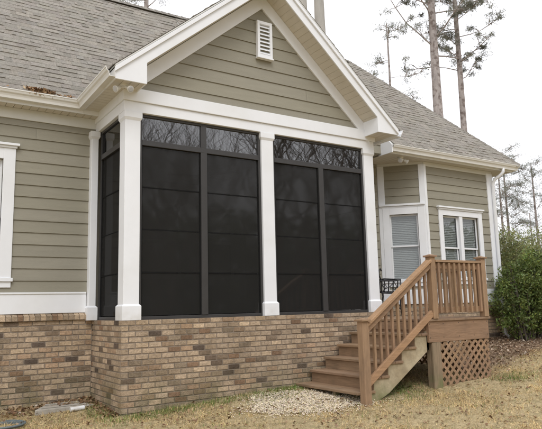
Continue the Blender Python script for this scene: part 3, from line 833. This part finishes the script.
# lattice (front and right)
def lattice(parent, o, u, length, zt, zb_fn, n):
    o, u, n = Vector(o), Vector(u), Vector(n); m_ = MB(); step = .122; w = .036
    H_ = 1.0
    for lay, sg in ((0, 1), (1, -1)):
        s = -H_
        while s < length + H_:
            # diagonal line s + sg*(z-zt) ; clip to [0,length]
            pts = []
            z_hi, z_lo = zt, zb_fn(0)-.03
            # param by depth q below top
            q0, q1 = 0, zt - z_lo
            f = lambda q: s + sg*q*1.0
            # clip
            if sg > 0: q0 = max(q0, -s); q1 = min(q1, length - s)
            else: q0 = max(q0, s - length); q1 = min(q1, s)
            if q1 - q0 > .03:
                a = o + u*f(q0) + Vector((0, 0, zt-q0)) + n*(.007*lay); b = o + u*f(q1) + Vector((0, 0, zt-q1)) + n*(.007*lay)
                k = tn(.85, 1.15); d = (b-a).normalized(); sd = d.cross(n).normalized()*w/2
                m_.prism([a-sd, a+sd, b+sd, b-sd], n*.006, k)
            s += step
    return m_.build('lattice', M['deck_h'], parent, fix=True)
lattice(dk_, (3.927, DY0+.022, 0), (1, 0, 0), DX1-3.93, -.402, lambda s: gzf(4.4, DY0), (0, -1, 0))
lattice(dk_, (DX1-.022, DY0+.04, 0), (0, 1, 0), 2.5, -.402, lambda s: gzf(4.9, -1), (1, 0, 0))

# ------------------------------------------------------------------ STAIRS
st = thing('staircase', (3.1, -.7, gzf(3.1, -.7)), 'brown wooden stairs with one handrail rising right along the brick wall', 'stairs')
NX0, RUN, TR0, RISE = 2.45, .25, -.925, .162
SY0, SY1 = -1.335, -.04
for k in range(5):
    x = NX0 + RUN*k; z = TR0 + RISE*k
    m_ = MB(); m_.box(x, x+.142, SY0, SY1, z-.034, z, tn()).box(x+.146, x+.29, SY0, SY1, z-.034, z, tn())
    m_.build('tread', M['tread'], st, .006)
    if k > 0:
        m_ = MB(); m_.box(x+.03, x+.048, SY0+.03, SY1-.01, z-RISE+.001, z-.035, tn(.9, 1.0)); m_.build('riser', M['tread'], st)
m_ = MB(); m_.box(DX0-.028, DX0-.008, SY0+.03, SY1-.01, DT-RISE+.02, DT-.036, tn(.9, 1)); m_.build('riser', M['tread'], st)
def stringer(y, name='stringer'):
    m_ = MB(); P = []
    # sawtooth top, straight bottom
    top = []
    for k in range(5):
        x = NX0 + .035 + RUN*k; z = TR0 - .036 + RISE*k
        top += [(x, z), (x+RUN, z)]
    top += [(DX0-.01, DT-.14)]
    slope = RISE/RUN
    xe = DX0+.13; bot = [(xe, DT-.14), (xe, DT-.335), (2.86, gzf(2.86, y)-.03), (NX0+.035, gzf(2.5, y)-.03)]
    # split in convex pieces: one under each tread
    prev = None
    for k in range(5):
        xa, xb = NX0+.035+RUN*k+(.11 if k == 0 else 0), NX0+.035+RUN*(k+1); z = TR0-.036+RISE*k
        fb = lambda x: max(gzf(x, y)-.03, (DT-.335) + (x-xe)*slope)
        m_.prism([(xa, y, fb(xa)), (xb, y, fb(xb)), (xb, y, z), (xa, y, z)], (0, .038, 0))
    m_.prism([(NX0+.035+RUN*5, y, fb(NX0+.035+RUN*5)), (DX0+.0, y, fb(DX0)), (DX0+.0, y, DT-.16), (NX0+.035+RUN*5, y, DT-.16)], (0, .038, 0))
    return m_.build(name, M['stringer'], st, fix=True)
stringer(SY0+.02); stringer(-.62); stringer(SY1-.06)
# newel and sloping rail
NWX, NWY = 2.545, -1.375
po = post(NWX, NWY, gzf(NWX, NWY)-.12, -.085, st, 'newel_post', s=.10); cap(NWX, NWY, -.084, po, .15)
ya = -1.362
a = Vector((NWX+.05, ya, -.135)); b = Vector((PA[0]-.047, ya, .685))
d = b - a; off = Vector((0, 0, 1))
m_ = MB(); m_.bar(a, b, .105, .034, t=(1.25, 1.2, 1.12)); m_.bar(a-off*.065, b-off*.065, .038, .075, t=tn()); m_.build('top_rail', M['deck_h'], st, .004)
m_ = MB(); m_.bar(a-off*.70, b-off*.70, .038, .085, t=(1.2, 1.13, 1.05)); m_.build('bottom_rail', M['deck_h'], st, .004)
for k in range(11):
    p = a.lerp(b, (k+.6)/11.2)
    q = MB(); q.box(p.x-.017, p.x+.017, ya+.021, ya+.055, p.z-.70-.0, p.z-.06, tn(.85, 1.1)); q.build('baluster', M['deck_v'], st, .003)
# short blocks under the first tread
m_ = MB()
for y in (-.45, -.85): m_.box(NX0+.05, NX0+.12, y, y+.05, gzf(2.5, y)-.05, TR0-.036, (1, 1, 1))
m_.build('support_block', M['postw'], st)

# ------------------------------------------------------------------ bench on the deck
bn = thing('garden_bench', (4.62, .55, DT), 'low black wrought iron bench with curled arms on the deck behind the stair rail', 'bench')
def iron_end(y):
    m_ = MB()
    T = lambda pts, r=.011: m_.tube([(4.56+p[0], y, DT+p[1]) for p in pts], [r]*len(pts), 6)
    T([(0, 0), (.02, .1), (.0, .22), (.03, .34), (.0, .46), (.02, .56), (.0, .62), (-.04, .70), (-.03, .77), (.0, .80), (.02, .76)], .013)
    T([(-.02, .60), (.15, .60), (.32, .60), (.45, .62)], .015)
    T([(.45, 0), (.42, .2), (.43, .4), (.45, .62)], .013)
    T([(.0, .40), (.2, .39), (.43, .40)], .012)
    T([(.04, .42), (.12, .5), (.08, .56), (.03, .52), (.08, .46), (.2, .5), (.3, .58), (.36, .5), (.3, .44)], .008)
    T([(.03, .1), (.15, .2), (.22, .34), (.3, .2), (.42, .12)], .008)
    return m_
for y in (.41, 1.2): iron_end(y).build('bench_end', M['iron'], bn, smooth=True)
m_ = MB()
for k in range(6): m_.box(4.57+k*.07, 4.61+k*.07, 0.41, 1.2, DT+.405, DT+.425)
m_.build('seat', M['iron'], bn)
m_ = MB()
m_.tube([(5.01, .41, DT+.62), (5.01, .8, DT+.65), (5.01, 1.2, DT+.62)], [.013]*3, 6)
for k in range(7): m_.bar((4.99, .47+k*.11, DT+.43), (5.01, .47+k*.11, DT+.62), .012, .02)
m_.build('backrest', M['iron'], bn)

# ------------------------------------------------------------------ vegetation
rng = NP
def pine(loc, h, r, crown0, nb, label, mat_='bark', group=None, clump=.34, blen=2.2, lean=(0, 0), leaves=70, seed=1, name='pine_tree', lsize=.16, lfk=1.1, clen=None):
    rr = random.Random(seed); rg = np.random.default_rng(seed)
    t = thing(name, loc, label, 'tree', group); b = Vector(loc)
    m_ = MB(); P = []; Rd = []
    for k in range(13):
        f = k/12; P.append(b + Vector((lean[0]*f + .05*math.sin(f*7+seed), lean[1]*f + .05*math.cos(f*5+seed), h*f-.15))); Rd.append(r*(1-.72*f)*(1.25 if k == 0 else 1))
    m_.tube(P, Rd, 14); cents = []
    for k in range(nb):
        f = crown0 + (1-crown0)*(k+.5)/nb; f = min(f, .99)
        i = f*12; i0 = int(i); p = P[i0].lerp(P[min(i0+1, 12)], i-i0)
        an = k*2.4 + rr.uniform(-.4, .4); L = blen*(1.15 - .75*(f-crown0)/(1-crown0))*rr.uniform(.55, 1.15)
        d = Vector((math.cos(an), math.sin(an), rr.uniform(.05, .5)))
        pts = [p]
        for j in range(4):
            d = (d + Vector((rr.uniform(-.25, .25), rr.uniform(-.25, .25), rr.uniform(-.12, .22)))).normalized(); pts.append(pts[-1] + d*L/4)
        m_.tube(pts, [r*.22*(1-.7*f), r*.16*(1-.6*f), r*.11*(1-.5*f), .018, .008], 5, cap=False)
        for j in range(2, 5):
            for q in range(3):
                e = pts[j] + Vector((rr.uniform(-.45, .45), rr.uniform(-.45, .45), rr.uniform(-.1, .35)))*(blen/2.2)
                m_.tube([pts[j], pts[j].lerp(e, .5)+Vector((0, 0, .04)), e], [.014, .01, .005], 4, cap=False)
                if rr.random() < .85: cents.append(e)
    tr_ = m_.build('trunk', M[mat_], t, smooth=True)
    C_ = np.array([tuple(c) for c in cents]); n = len(C_)
    leaves = int(leaves*lfk); idx = np.repeat(np.arange(n), leaves); c = C_[idx] + rg.normal(size=(len(idx), 3))*clump*np.array([.42, .42, .26])*rg.uniform(.4, 1.0, (n, 1))[idx]
    v, f = leaf_arrays(c, lsize, lsize*.13, rg, .4)
    tn_ = rg.uniform(.55, 1.35, (n, 1))[idx]*rg.uniform(.7, 1.3, (len(idx), 1))*np.array([[1, 1, 1]])
    arr_mesh('crown', v, f, tn_, M['needle_far' if lsize < .135 else 'needle'], t, 4)
    return t
# pines behind the house at the right
pine((13.75, 6.8, gzf(13.7, 6.8)), 17.5, .235, .52, 26, 'tallest thick trunked pine rising behind the right roof slope', seed=3, blen=2.3, clump=.30, leaves=62, group='pines behind the roof')
pine((15.15, 6.9, gzf(15, 6.9)), 17.0, .155, .50, 26, 'slimmer straight pine just right of the thick trunked pine', seed=5, blen=1.8, clump=.30, leaves=62, group='pines behind the roof')
pine((11.85, 7.2, gzf(11.8, 7.2)), 10.2, .085, .5, 9, 'thin forked young pine behind the hip roof, left of the thick trunked pine', seed=8, blen=1.5, clump=.3, leaves=36, lsize=.13, group='pines behind the roof')
pine((10.45, 10.2, gzf(10.4, 10)), 22, .29, .72, 18, 'pale smooth trunk, left of the two rising beside the gable peak', 'bark_p', seed=12, blen=2.6, clump=.42, leaves=90, group='pale trunks behind the gable')
pine((11.28, 10.2, gzf(11, 10)), 22, .32, .72, 18, 'pale smooth trunk, right of the two rising beside the gable peak', 'bark_p', seed=13, blen=2.6, clump=.42, leaves=90, group='pale trunks behind the gable')
pine((7.6, 19, gzf(7, 19)), 20, .24, .52, 22, 'distant pine whose twigs show above the left roof ridge', seed=21, blen=3.0, clump=.4, leaves=70)
# three slim pines far right
for k, (x, y, h, lab) in enumerate(((24.0, 12.0, 7.4, 'leftmost of the three slim distant pines at the right edge'), (25.3, 12.6, 8.4, 'middle of the three slim distant pines at the right edge'), (26.3, 11.6, 7.6, 'rightmost of the three slim distant pines at the right edge'))):
    pine((x, y, gzf(x, y)), h, .10, .52, 16, lab, seed=30+k, blen=1.8, clump=.5, leaves=42, lsize=.13, group='slim pines at the right edge')
for k, (x, y, h) in enumerate(((36, 22, 8.0), (38.5, 20, 7.0))):
    pine((x, y, gzf(x, y)), h, .12, .5, 12, ['hazy pine farthest off behind the slim pines', 'hazy far pine nearest the right picture edge'][k], seed=50+k, blen=1.6, clump=.5, leaves=36, lsize=.13, group='far pines')

def shrub(name, loc, ells, n, L, W, material, label, cat, seed, stems=8, shell=.55, tr=(.5, 1.4), group=None):
    rg = np.random.default_rng(seed); rr = random.Random(seed)
    t = thing(name, loc, label, cat, group); b = np.array(loc)
    cs = []; tt = []
    m_ = MB()
    for (ex, ey, ez, rx, ry, rz) in ells:
        k = int(n*rx*ry*rz/sum(e[3]*e[4]*e[5] for e in ells))
        # leaf clumps spread through the volume, denser to the outside
        ncl = max(6, k//70)
        d = rg.normal(size=(ncl, 3)); d /= np.linalg.norm(d, axis=1)[:, None]
        rad = rg.uniform(shell**3, 1.15, ncl)**(1/3)
        cl = b + np.array([ex, ey, ez]) + d*rad[:, None]*np.array([rx, ry, rz])
        ix = rg.integers(0, ncl, k)
        p = cl[ix] + rg.normal(size=(k, 3))*np.array([.13, .13, .11])*max(rx, .5)
        cs.append(p); tt.append((rg.uniform(tr[0], tr[1], ncl))[ix])
        for j in range(stems):
            q = cl[rg.integers(0, ncl)]; a = Vector(b) + Vector((ex*.6+rr.uniform(-.12, .12), ey*.6+rr.uniform(-.12, .12), -.1))
            qv = Vector(q); mid = a.lerp(qv, .5) + Vector((rr.uniform(-.1, .1), rr.uniform(-.1, .1), .1))
            m_.tube([a, mid, qv], [.018, .012, .005], 5, cap=False)
    m_.build('stem', M['bark_d'], t, smooth=True)
    c = np.concatenate(cs); tt = np.concatenate(tt); g0 = gz(c[:, 0], c[:, 1]); keep = c[:, 2] > g0 + .03; c = c[keep]; tt = tt[keep]
    v, f = leaf_arrays(c, L, W, rg, .3)
    k = len(c); ti = tt[:, None]*rg.uniform(.7, 1.35, (k, 1))*np.stack([rg.uniform(.85, 1.2, k), np.ones(k), rg.uniform(.7, 1.1, k)], 1)
    arr_mesh('foliage', v, f, ti, material, t, 4)
    return t
shrub('evergreen_shrub', (8.35, .30, gzf(8.3, .3)), [(-.25, .0, .68, .52, .45, .74), (.35, .1, .80, .55, .5, .84), (.1, .1, 1.45, .25, .25, .35), (-.45, -.1, 1.25, .16, .16, .3)], 17000, .06, .03, M['leafdark'],
      'dark glossy evergreen shrub against the house corner right of the deck', 'shrub', 61, group='evergreen shrubs')
shrub('evergreen_shrub', (9.7, .55, gzf(9.7, .5)), [(-.2, 0, .78, .65, .6, .82), (.5, .1, .85, .6, .6, .85), (-.5, 0, 1.5, .25, .25, .35), (.3, 0, 1.65, .2, .2, .3)], 17000, .06, .03, M['leafdark'],
      'wide dark evergreen shrub at the right edge of the picture beside the corner shrub', 'shrub', 62, group='evergreen shrubs')
shrub('young_tree', (10.9, 2.3, gzf(10.9, 2.3)), [(-.45, 0, 1.35, .7, .7, 1.0), (.35, .2, 1.2, .7, .6, .85)], 17000, .06, .028, M['leaflight'],
      'airy yellow green sapling behind the dark shrubs beside the downspout', 'tree', 64, 14, .2, group='yellow green saplings')
shrub('young_tree', (12.9, 2.8, gzf(12.9, 2.8)), [(0, 0, 1.35, .9, .8, 1.05), (-.8, .2, 1.1, .7, .6, .8)], 17000, .06, .028, M['leaflight'],
      'yellow green sapling behind the dark shrubs at the right picture edge', 'tree', 65, 14, .2, group='yellow green saplings')
shrub('thicket', (20, 11, gzf(20, 11)), [(0, 0, 1.2, 2.5, 1.5, 1.3), (4, 0, 1.1, 2.5, 1.5, 1.4), (9, 1, 1.3, 3, 1.6, 1.6)], 14000, .16, .07, M['leaflight'],
      'pale distant thicket seen behind the saplings at the foot of the slim pines', 'bushes', 66, 6, .1)

# bare hardwoods in the yard in front (they show as reflections in the transom panes)
def bare_tree(loc, h, r, seed, label):
    rr = random.Random(seed); t = thing('bare_tree', loc, label, 'tree', 'bare trees across the yard'); tk = MB(); cr = MB()
    def grow(mb, p, d, L, r, lev):
        pts = [p]; n = 4
        for j in range(n):
            d = (d + Vector((rr.uniform(-.22, .22), rr.uniform(-.22, .22), rr.uniform(-.08, .2)))).normalized(); pts.append(pts[-1] + d*L/n)
        mb.tube(pts, [r*(1-.5*j/n) for j in range(n+1)], 7 if lev < 2 else 4, cap=False)
        if lev >= 5: return
        for k in range((4 if lev < 4 else 3) if lev else 5):
            j = rr.choice([2, 3, 4]); q = Vector((rr.uniform(-1, 1), rr.uniform(-1, 1), rr.uniform(.1, .9))).normalized()
            grow(cr, pts[j], (d*.55 + q*.8).normalized(), L*rr.uniform(.58, .82), r*(1-.5*j/n)*.68, lev+1)
    grow(tk, Vector(loc)-Vector((0, 0, .2)), Vector((0, 0, 1)), h*.36, r, 0)
    tk.build('trunk', M['bark_d'], t, smooth=True); cr.build('crown', M['bark_d'], t)
for k, (x, y, h) in enumerate(((7, -15, 15), (12.5, -14, 15), (19, -18, 17), (13, -24, 17), (27, -22, 17), (21, -13, 13), (9.5, -20, 16), (16, -16, 15))):
    bare_tree((x, y, gzf(x, y)), h, .26, 90+k, ['bare hardwood nearest the house across the yard', 'bare hardwood with forked limbs across the yard', 'tall bare hardwood at the yard edge', 'bare hardwood deep in the yard', 'bare hardwood at the far right of the yard', 'short bare hardwood at the right of the yard', 'bare hardwood half hidden behind the nearest one across the yard', 'bare hardwood with a dense twiggy crown across the yard'][k])
rg = np.random.default_rng(5)
n = 26000
c = np.stack([rg.uniform(-25, 75, n), rg.uniform(-50, -40, n), rg.uniform(-2, 8.5, n)**1.0], 1) if False else None
c = np.stack([rg.uniform(-25, 75, n), rg.uniform(-48, -40, n), -2 + rg.beta(1.2, 1.6, n)*12], 1)
v, f = leaf_arrays(c, 1.1, .5, rg)
wd = arr_mesh('unseen_far_woods', v, f, rg.uniform(.4, 1.0, (n, 1))*np.ones((n, 3)), M['leafdark'], k=4)  # unseen treeline added to darken what the lower porch panes reflect
tag(wd, 'unseen dark belt of woods added behind the viewer to darken the porch pane reflections', 'woods', kind='stuff')

# ------------------------------------------------------------------ ground cover
def inside_house(x, y):
    a = (x > -.02) & (x < XR+.04) & (y > -.01)
    b = (x <= -.02) & (y > D-.04); c2 = (x >= XR+.04) & (y > np.minimum(1.36, YN + np.maximum(0, 6.15-x))-.02)
    return a | b | (c2 & (x < 8.2))
def blades(n, x0, x1, y0, y1, L, W, cols, lift, seed, keepf=None):
    rg = np.random.default_rng(seed); x = rg.uniform(x0, x1, n); y = rg.uniform(y0, y1, n)
    k = ~inside_house(x, y)
    if keepf is not None: k &= keepf(x, y, rg)
    x, y = x[k], y[k]; m = len(x); z = gz(x, y) - .004
    an = rg.uniform(0, 2*np.pi, m); el = rg.uniform(lift[0], lift[1], m); Ls = L*rg.uniform(.5, 1.3, m); ws = W*rg.uniform(.6, 1.4, m)
    d = np.stack([np.cos(an)*np.cos(el), np.sin(an)*np.cos(el), np.sin(el)], 1); s = np.stack([-np.sin(an), np.cos(an), rg.uniform(-.4, .4, m)], 1)
    p = np.stack([x, y, z], 1); v = np.stack([p - s*ws[:, None]/2, p + s*ws[:, None]/2, p + d*Ls[:, None]], 1).reshape(-1, 3)
    cols = np.array(cols); w = cols[:, 3]/cols[:, 3].sum(); ci = rg.choice(len(cols), m, p=w)
    pat = np.sin(x*5.1+1.3*np.sin(y*4.3))*np.sin(y*6.7+1.1*np.sin(x*3.9)) + .7*np.sin(x*13+2*np.sin(y*9))*np.sin(y*15+x*4)
    return v, np.arange(3*m).reshape(m, 3), cols[ci, :3]*rg.uniform(.75, 1.2, (m, 1))*(1+.16*pat)[:, None], x, y
TAN = [(.76, .57, .28, 5), (.88, .70, .39, 4), (.50, .34, .16, 2.5), (.16, .10, .055, 1.6), (.34, .34, .12, .9)]
def vis(x, y, rg):   # thin out away from the part of the lawn in front of the porch
    litter = (x > 4.95) & (y - .33*x > -2.8)
    far = np.hypot(x-2.5, y+1) > 5
    return (~litter | (rg.random(len(x)) < .12)) & (~far | (rg.random(len(x)) < .35))
P1 = blades(330000, -2.5, 9.5, -5.0, 1.3, .038, .0042, TAN, (.05, .75), 1, vis)
P2 = blades(60000, -14, 22, -16, 1.5, .07, .012, TAN, (.1, .9), 2, lambda x, y, r: ~((x > -2.5) & (x < 9.5) & (y > -5)))
def tuft(x, y, rg): return vis(x, y, rg) & (np.sin(x*7.3+2*np.sin(y*5.1))*np.sin(y*8.9+1.5*np.sin(x*6.1)) > .25)
P4 = blades(120000, -2.5, 9.5, -5.0, 1.3, .062, .0040, TAN, (.5, 1.35), 41, tuft)
v = np.concatenate([P1[0], P2[0], P4[0]]); m1 = 0; f = np.arange(len(v)).reshape(-1, 3)
gr = arr_mesh('lawn_grass', v, f, np.concatenate([P1[2], P2[2], P4[2]]), M['grass'])
tag(gr, 'short dry tan grass of the dormant lawn', 'grass', kind='stuff')
GRN = [(.13, .20, .045, 4), (.20, .27, .07, 3), (.30, .30, .12, 2), (.09, .14, .03, 2)]
def green(x, y, rg):
    a = np.exp(-((y+.10)/.16)**2)*((x > .0) & (x < 2.5))*(.6+.4*(x/1.6).clip(0, 1))
    b = np.exp(-(((x-3.2)/.45)**2 + ((y+1.05)/.35)**2))*.8
    c = np.exp(-(((x-5.1)/.4)**2 + ((y+1.6)/.2)**2))*.45
    d = np.exp(-(((x+.1)/.16)**2 + ((y-.25)/.5)**2))*.8
    e = np.exp(-((np.hypot(x-1.9, y+.25))/.33)**2)*.9
    return rg.random(len(x)) < np.maximum.reduce([a, b, c, d, e, .018+0*x])
P3 = blades(260000, -1.5, 7, -3.0, 1.2, .062, .0048, GRN, (.3, 1.3), 3, green)
gg = arr_mesh('green_grass', P3[0], P3[1], P3[2], M['grass'])
tag(gg, 'patches of fresh green grass along the brick wall and under the stairs', 'grass', kind='stuff')

# dead leaves: curled quads lying about
def litter(n, xf, seed, size, cols):
    rg = np.random.default_rng(seed); x, y = xf(rg, n); k = ~inside_house(x, y); x, y = x[k], y[k]; m = len(x)
    z = gz(x, y) + rg.uniform(.004, .028, m)
    an = rg.uniform(0, 6.28, m); tl = rg.normal(0, .35, m); s = size*rg.uniform(.5, 1.3, m)
    d = np.stack([np.cos(an), np.sin(an), tl], 1)*s[:, None]*.5; e = np.stack([-np.sin(an), np.cos(an), rg.normal(0, .35, m)], 1)*s[:, None]*.32
    p = np.stack([x, y, z], 1); up = np.array([0, 0, 1])*s[:, None]*.22
    v = np.stack([p-d, p+e+up, p+d, p-e+up], 1).reshape(-1, 3)
    cols = np.array(cols); ci = rg.integers(0, len(cols), m)
    return v, np.arange(4*m).reshape(m, 4), cols[ci]*rg.uniform(.7, 1.25, (m, 1))
LC = [(.26, .15, .08), (.34, .22, .12), (.19, .11, .065), (.42, .31, .19), (.30, .19, .12)]
A = litter(4200, lambda r, n: (r.uniform(-1.5, 9, n), r.uniform(-4, 1.2, n)), 7, .042, LC)
B = litter(450, lambda r, n: (r.uniform(-1.8, .0, n), r.normal(1.0, .13, n).clip(.55, 1.15)), 8, .055, LC + [(.5, .42, .33)])
Cc = litter(260, lambda r, n: (r.normal(-.08, .06, n).clip(-.4, -.02), r.uniform(0, 1.15, n)), 9, .05, LC)
v = np.concatenate([A[0], B[0], Cc[0]]); f = np.arange(len(v)).reshape(-1, 4)
o = arr_mesh('fallen_leaves', v, f, np.concatenate([A[2], B[2], Cc[2]]), M['deadleaf'], k=4)
tag(o, 'brown fallen leaves scattered on the lawn and along the brick base', 'leaves', kind='stuff')
def bed(r, n):
    x = r.uniform(4.9, 11, n); y = r.uniform(-1.6, 1.6, n); k = (y-.33*x > -2.85 + r.normal(0, .13, n)*(1+.5*(x-5))) & (x > 4.95); return x[k], y[k]
A = litter(9000, bed, 17, .05, [(.27, .18, .12), (.36, .25, .17), (.19, .125, .08), (.47, .36, .26), (.56, .46, .36)])
o = arr_mesh('leaf_litter', A[0], A[1], A[2], M['deadleaf'], k=4)
tag(o, 'reddish brown bed of pine straw and leaves under the shrubs right of the deck', 'leaf litter', kind='stuff')
rg = np.random.default_rng(19); x, y = bed(rg, 26000)
m = len(x); an = rg.uniform(0, 6.28, m); p = np.stack([x, y, gz(x, y)+rg.uniform(.003, .03, m)], 1)
d = np.stack([np.cos(an), np.sin(an), rg.normal(0, .15, m)], 1)*.07; s = np.stack([-np.sin(an), np.cos(an), 0*an], 1)*.0022
v = np.stack([p-d-s, p-d+s, p+d], 1).reshape(-1, 3)
o = arr_mesh('pine_straw', v, np.arange(3*m).reshape(m, 3), np.array([[.40, .27, .17]])*rg.uniform(.5, 1.4, (m, 1)), M['deadleaf'])
tag(o, 'fine brown pine straw lying over the leaf bed beside the deck', 'pine straw', kind='stuff')
# debris in the left gutter
rg = np.random.default_rng(23); m = 900
x = np.concatenate([rg.normal(-.83, .10, 660), rg.normal(-.50, .05, 130), rg.uniform(-1.6, -.4, 110)]); y = rg.uniform(.885, .99, m); z = 2.955 + rg.uniform(-.02, .05, m)*np.where(abs(x+.83) < .2, 1.3, .6)
v, f = leaf_arrays(np.stack([x, y, z], 1), .06, .032, rg)
cols = np.array([(.30, .17, .09), (.42, .27, .15), (.20, .12, .07), (.5, .38, .24)])[rg.integers(0, 4, m)]
o = arr_mesh('gutter_leaves', v, f, cols*rg.uniform(.7, 1.2, (m, 1)), M['deadleaf'], k=4)
tag(o, 'brown dead leaves clogging the left gutter', 'leaves', kind='stuff')

# white gravel patch at the foot of the stairs
rg = np.random.default_rng(29); m = 9500
th = rg.uniform(0, 6.28, m); rr_ = np.sqrt(rg.uniform(0, 1, m))*np.where(rg.random(m) < .35, rg.uniform(.85, 1.45, m), .95); 
A_, B_ = np.array([.52, -.50]), np.array([.42, .36])
wob = 1 + .13*np.sin(3*th+1) + .08*np.sin(5*th) + rg.normal(0, .04, m)
c = np.array([2.02, -.80]) + (np.cos(th)*rr_*wob)[:, None]*A_ + (np.sin(th)*rr_*wob)[:, None]*B_
ico_v = np.array([(0, 0, 1), (.89, 0, .45), (.28, .85, .45), (-.72, .53, .45), (-.72, -.53, .45), (.28, -.85, .45), (.72, .53, -.45), (-.28, .85, -.45), (-.89, 0, -.45), (-.28, -.85, -.45), (.72, -.53, -.45), (0, 0, -1)])
ico_f = np.array([(0,1,2),(0,2,3),(0,3,4),(0,4,5),(0,5,1),(1,6,2),(2,7,3),(3,8,4),(4,9,5),(5,10,1),(6,7,2),(7,8,3),(8,9,4),(9,10,5),(10,6,1),(11,7,6),(11,8,7),(11,9,8),(11,10,9),(11,6,10)])
sz = rg.uniform(.004, .0125, m)[:, None, None]*np.array([1, .8, .55])*rg.uniform(.7, 1.3, (m, 1, 3))
jv = ico_v[None]*(1+rg.normal(0, .12, (m, 12, 1)))*sz
an = rg.uniform(0, 6.28, m); ca, sa = np.cos(an)[:, None], np.sin(an)[:, None]
jx = jv[..., 0]*ca - jv[..., 1]*sa; jy = jv[..., 0]*sa + jv[..., 1]*ca
vv = np.stack([jx + c[:, 0, None], jy + c[:, 1, None], jv[..., 2] + (gz(c[:, 0], c[:, 1])+rg.uniform(.004, .02, m))[:, None]], -1).reshape(-1, 3)
ff = (ico_f[None] + 12*np.arange(m)[:, None, None]).reshape(-1, 3)
tt = np.repeat(rg.choice([.6, .8, .95, 1.0, 1.08], (m, 1))*np.stack([np.ones(m), rg.uniform(.9, 1, m), rg.uniform(.74, 1, m)], 1), 20, 0)
o = arr_mesh('white_gravel', vv, ff, tt, M['stone'])
tag(o, 'patch of white gravel on the lawn at the foot of the stairs', 'gravel', kind='stuff')

# concrete splash block with a white pipe end, blue grey hose piece
sb = thing('splash_block', (-.42, .80, gzf(-.42, .8)), 'grey concrete splash block half buried in leaves in the brick corner', 'splash block')
gzb = gzf(-.42, .8)
m_ = MB(); m_.prism([(-.80, .72, gzb-.05), (-.10, .70, gzb-.05), (-.14, 1.02, gzb-.05), (-.62, 1.04, gzb-.05)], (0, 0, .085)); m_.build('slab', M['concrete'], sb, .012, fix=True)
m_ = MB(); m_.box(-.72, -.18, .74, .76, gzb+.036, gzb+.05).box(-.62, -.2, .99, 1.01, gzb+.036, gzb+.05); m_.build('rim', M['concrete'], sb, .004)
pp = MB(); pp.tube([(-.42, .585, gzf(-.4, .6)+.03), (-.25, .60, gzf(-.3, .6)+.032)], [.026, .026], 14); o = pp.build('drain_pipe', M['trim'], None, smooth=False)
tag(o, 'short white plastic drain pipe end on the leaves in front of the splash block', 'pipe')
ho = MB()
pts = []
for k in range(34):
    an = k*.42; r0 = .20+.0012*k; pts.append((-1.2+math.cos(an)*r0, .40+math.sin(an)*r0*.9, gzf(-1.2, .4)+.012+.0009*k))
ho.tube(pts, [.012]*34, 8); o = ho.build('garden_hose', M['bluestone'], None, smooth=True)
tag(o, 'coiled blue grey garden hose at the lower left picture corner', 'hose')

# ------------------------------------------------------------------ camera
C_ = Vector((-2.4499, -7.0437, .1155)); yaw, pitch, roll, fpx = .5781, .1525, -.0249, 602.5
fw = Vector((math.sin(yaw)*math.cos(pitch), math.cos(yaw)*math.cos(pitch), math.sin(pitch)))
rt = Vector((math.cos(yaw), -math.sin(yaw), 0)); up = rt.cross(fw)
r2 = rt*math.cos(roll) + up*math.sin(roll); u2 = -rt*math.sin(roll) + up*math.cos(roll)
cam = bpy.data.cameras.new('camera'); co = bpy.data.objects.new('camera', cam); COL.objects.link(co)
mw = Matrix((r2, u2, -fw)).transposed().to_4x4(); mw.translation = C_; co.matrix_world = mw
cam.sensor_width = 36; cam.lens = fpx*36/542; cam.clip_start = .05; cam.clip_end = 3000
sc.camera = co

# ------------------------------------------------------------------ light: bright overcast
EL, AZ = math.radians(48), math.radians(205)       # azimuth clockwise from +Y
wo = bpy.data.worlds.new('World'); sc.world = wo; wo.use_nodes = True; nt = wo.node_tree; N = nt.nodes; L = nt.links
bg = N['Background']
sky = N.new('ShaderNodeTexSky'); sky.sky_type = 'NISHITA'; sky.sun_disc = False; sky.sun_elevation = EL; sky.sun_rotation = AZ
tc = N.new('ShaderNodeTexCoord'); sx = N.new('ShaderNodeSeparateXYZ'); L.new(tc.outputs['Generated'], sx.inputs[0])
mr = N.new('ShaderNodeMapRange'); mr.inputs[1].default_value = 0; mr.inputs[2].default_value = 1; mr.inputs[3].default_value = 10.5; mr.inputs[4].default_value = 15.0
L.new(sx.outputs['Z'], mr.inputs[0])
cb = N.new('ShaderNodeCombineColor'); 
tb = N.new('ShaderNodeMath'); tb.operation = 'MULTIPLY'; tb.inputs[1].default_value = 1.035; L.new(mr.outputs[0], tb.inputs[0])
for k in range(3): L.new((mr if k < 2 else tb).outputs[0], cb.inputs[k])
mx = N.new('ShaderNodeMix'); mx.data_type = 'RGBA'; mx.inputs[0].default_value = .93
L.new(sky.outputs[0], mx.inputs[6]); L.new(cb.outputs[0], mx.inputs[7]); L.new(mx.outputs[2], bg.inputs['Color']); bg.inputs['Strength'].default_value = .105
su = bpy.data.lights.new('sun', 'SUN'); su.energy = 1.0; su.angle = math.radians(25); su.color = (1, .985, .97)
so = bpy.data.objects.new('sun', su); COL.objects.link(so); so.location = (-5, -10, 15)
dirv = Vector((math.sin(AZ)*math.cos(EL), math.cos(AZ)*math.cos(EL), math.sin(EL)))
so.rotation_euler = dirv.to_track_quat('Z', 'Y').to_euler()
sc.view_settings.view_transform = 'Standard'; sc.view_settings.look = 'None'; sc.view_settings.exposure = .16; sc.view_settings.gamma = 1
sc.view_settings.use_curve_mapping = False
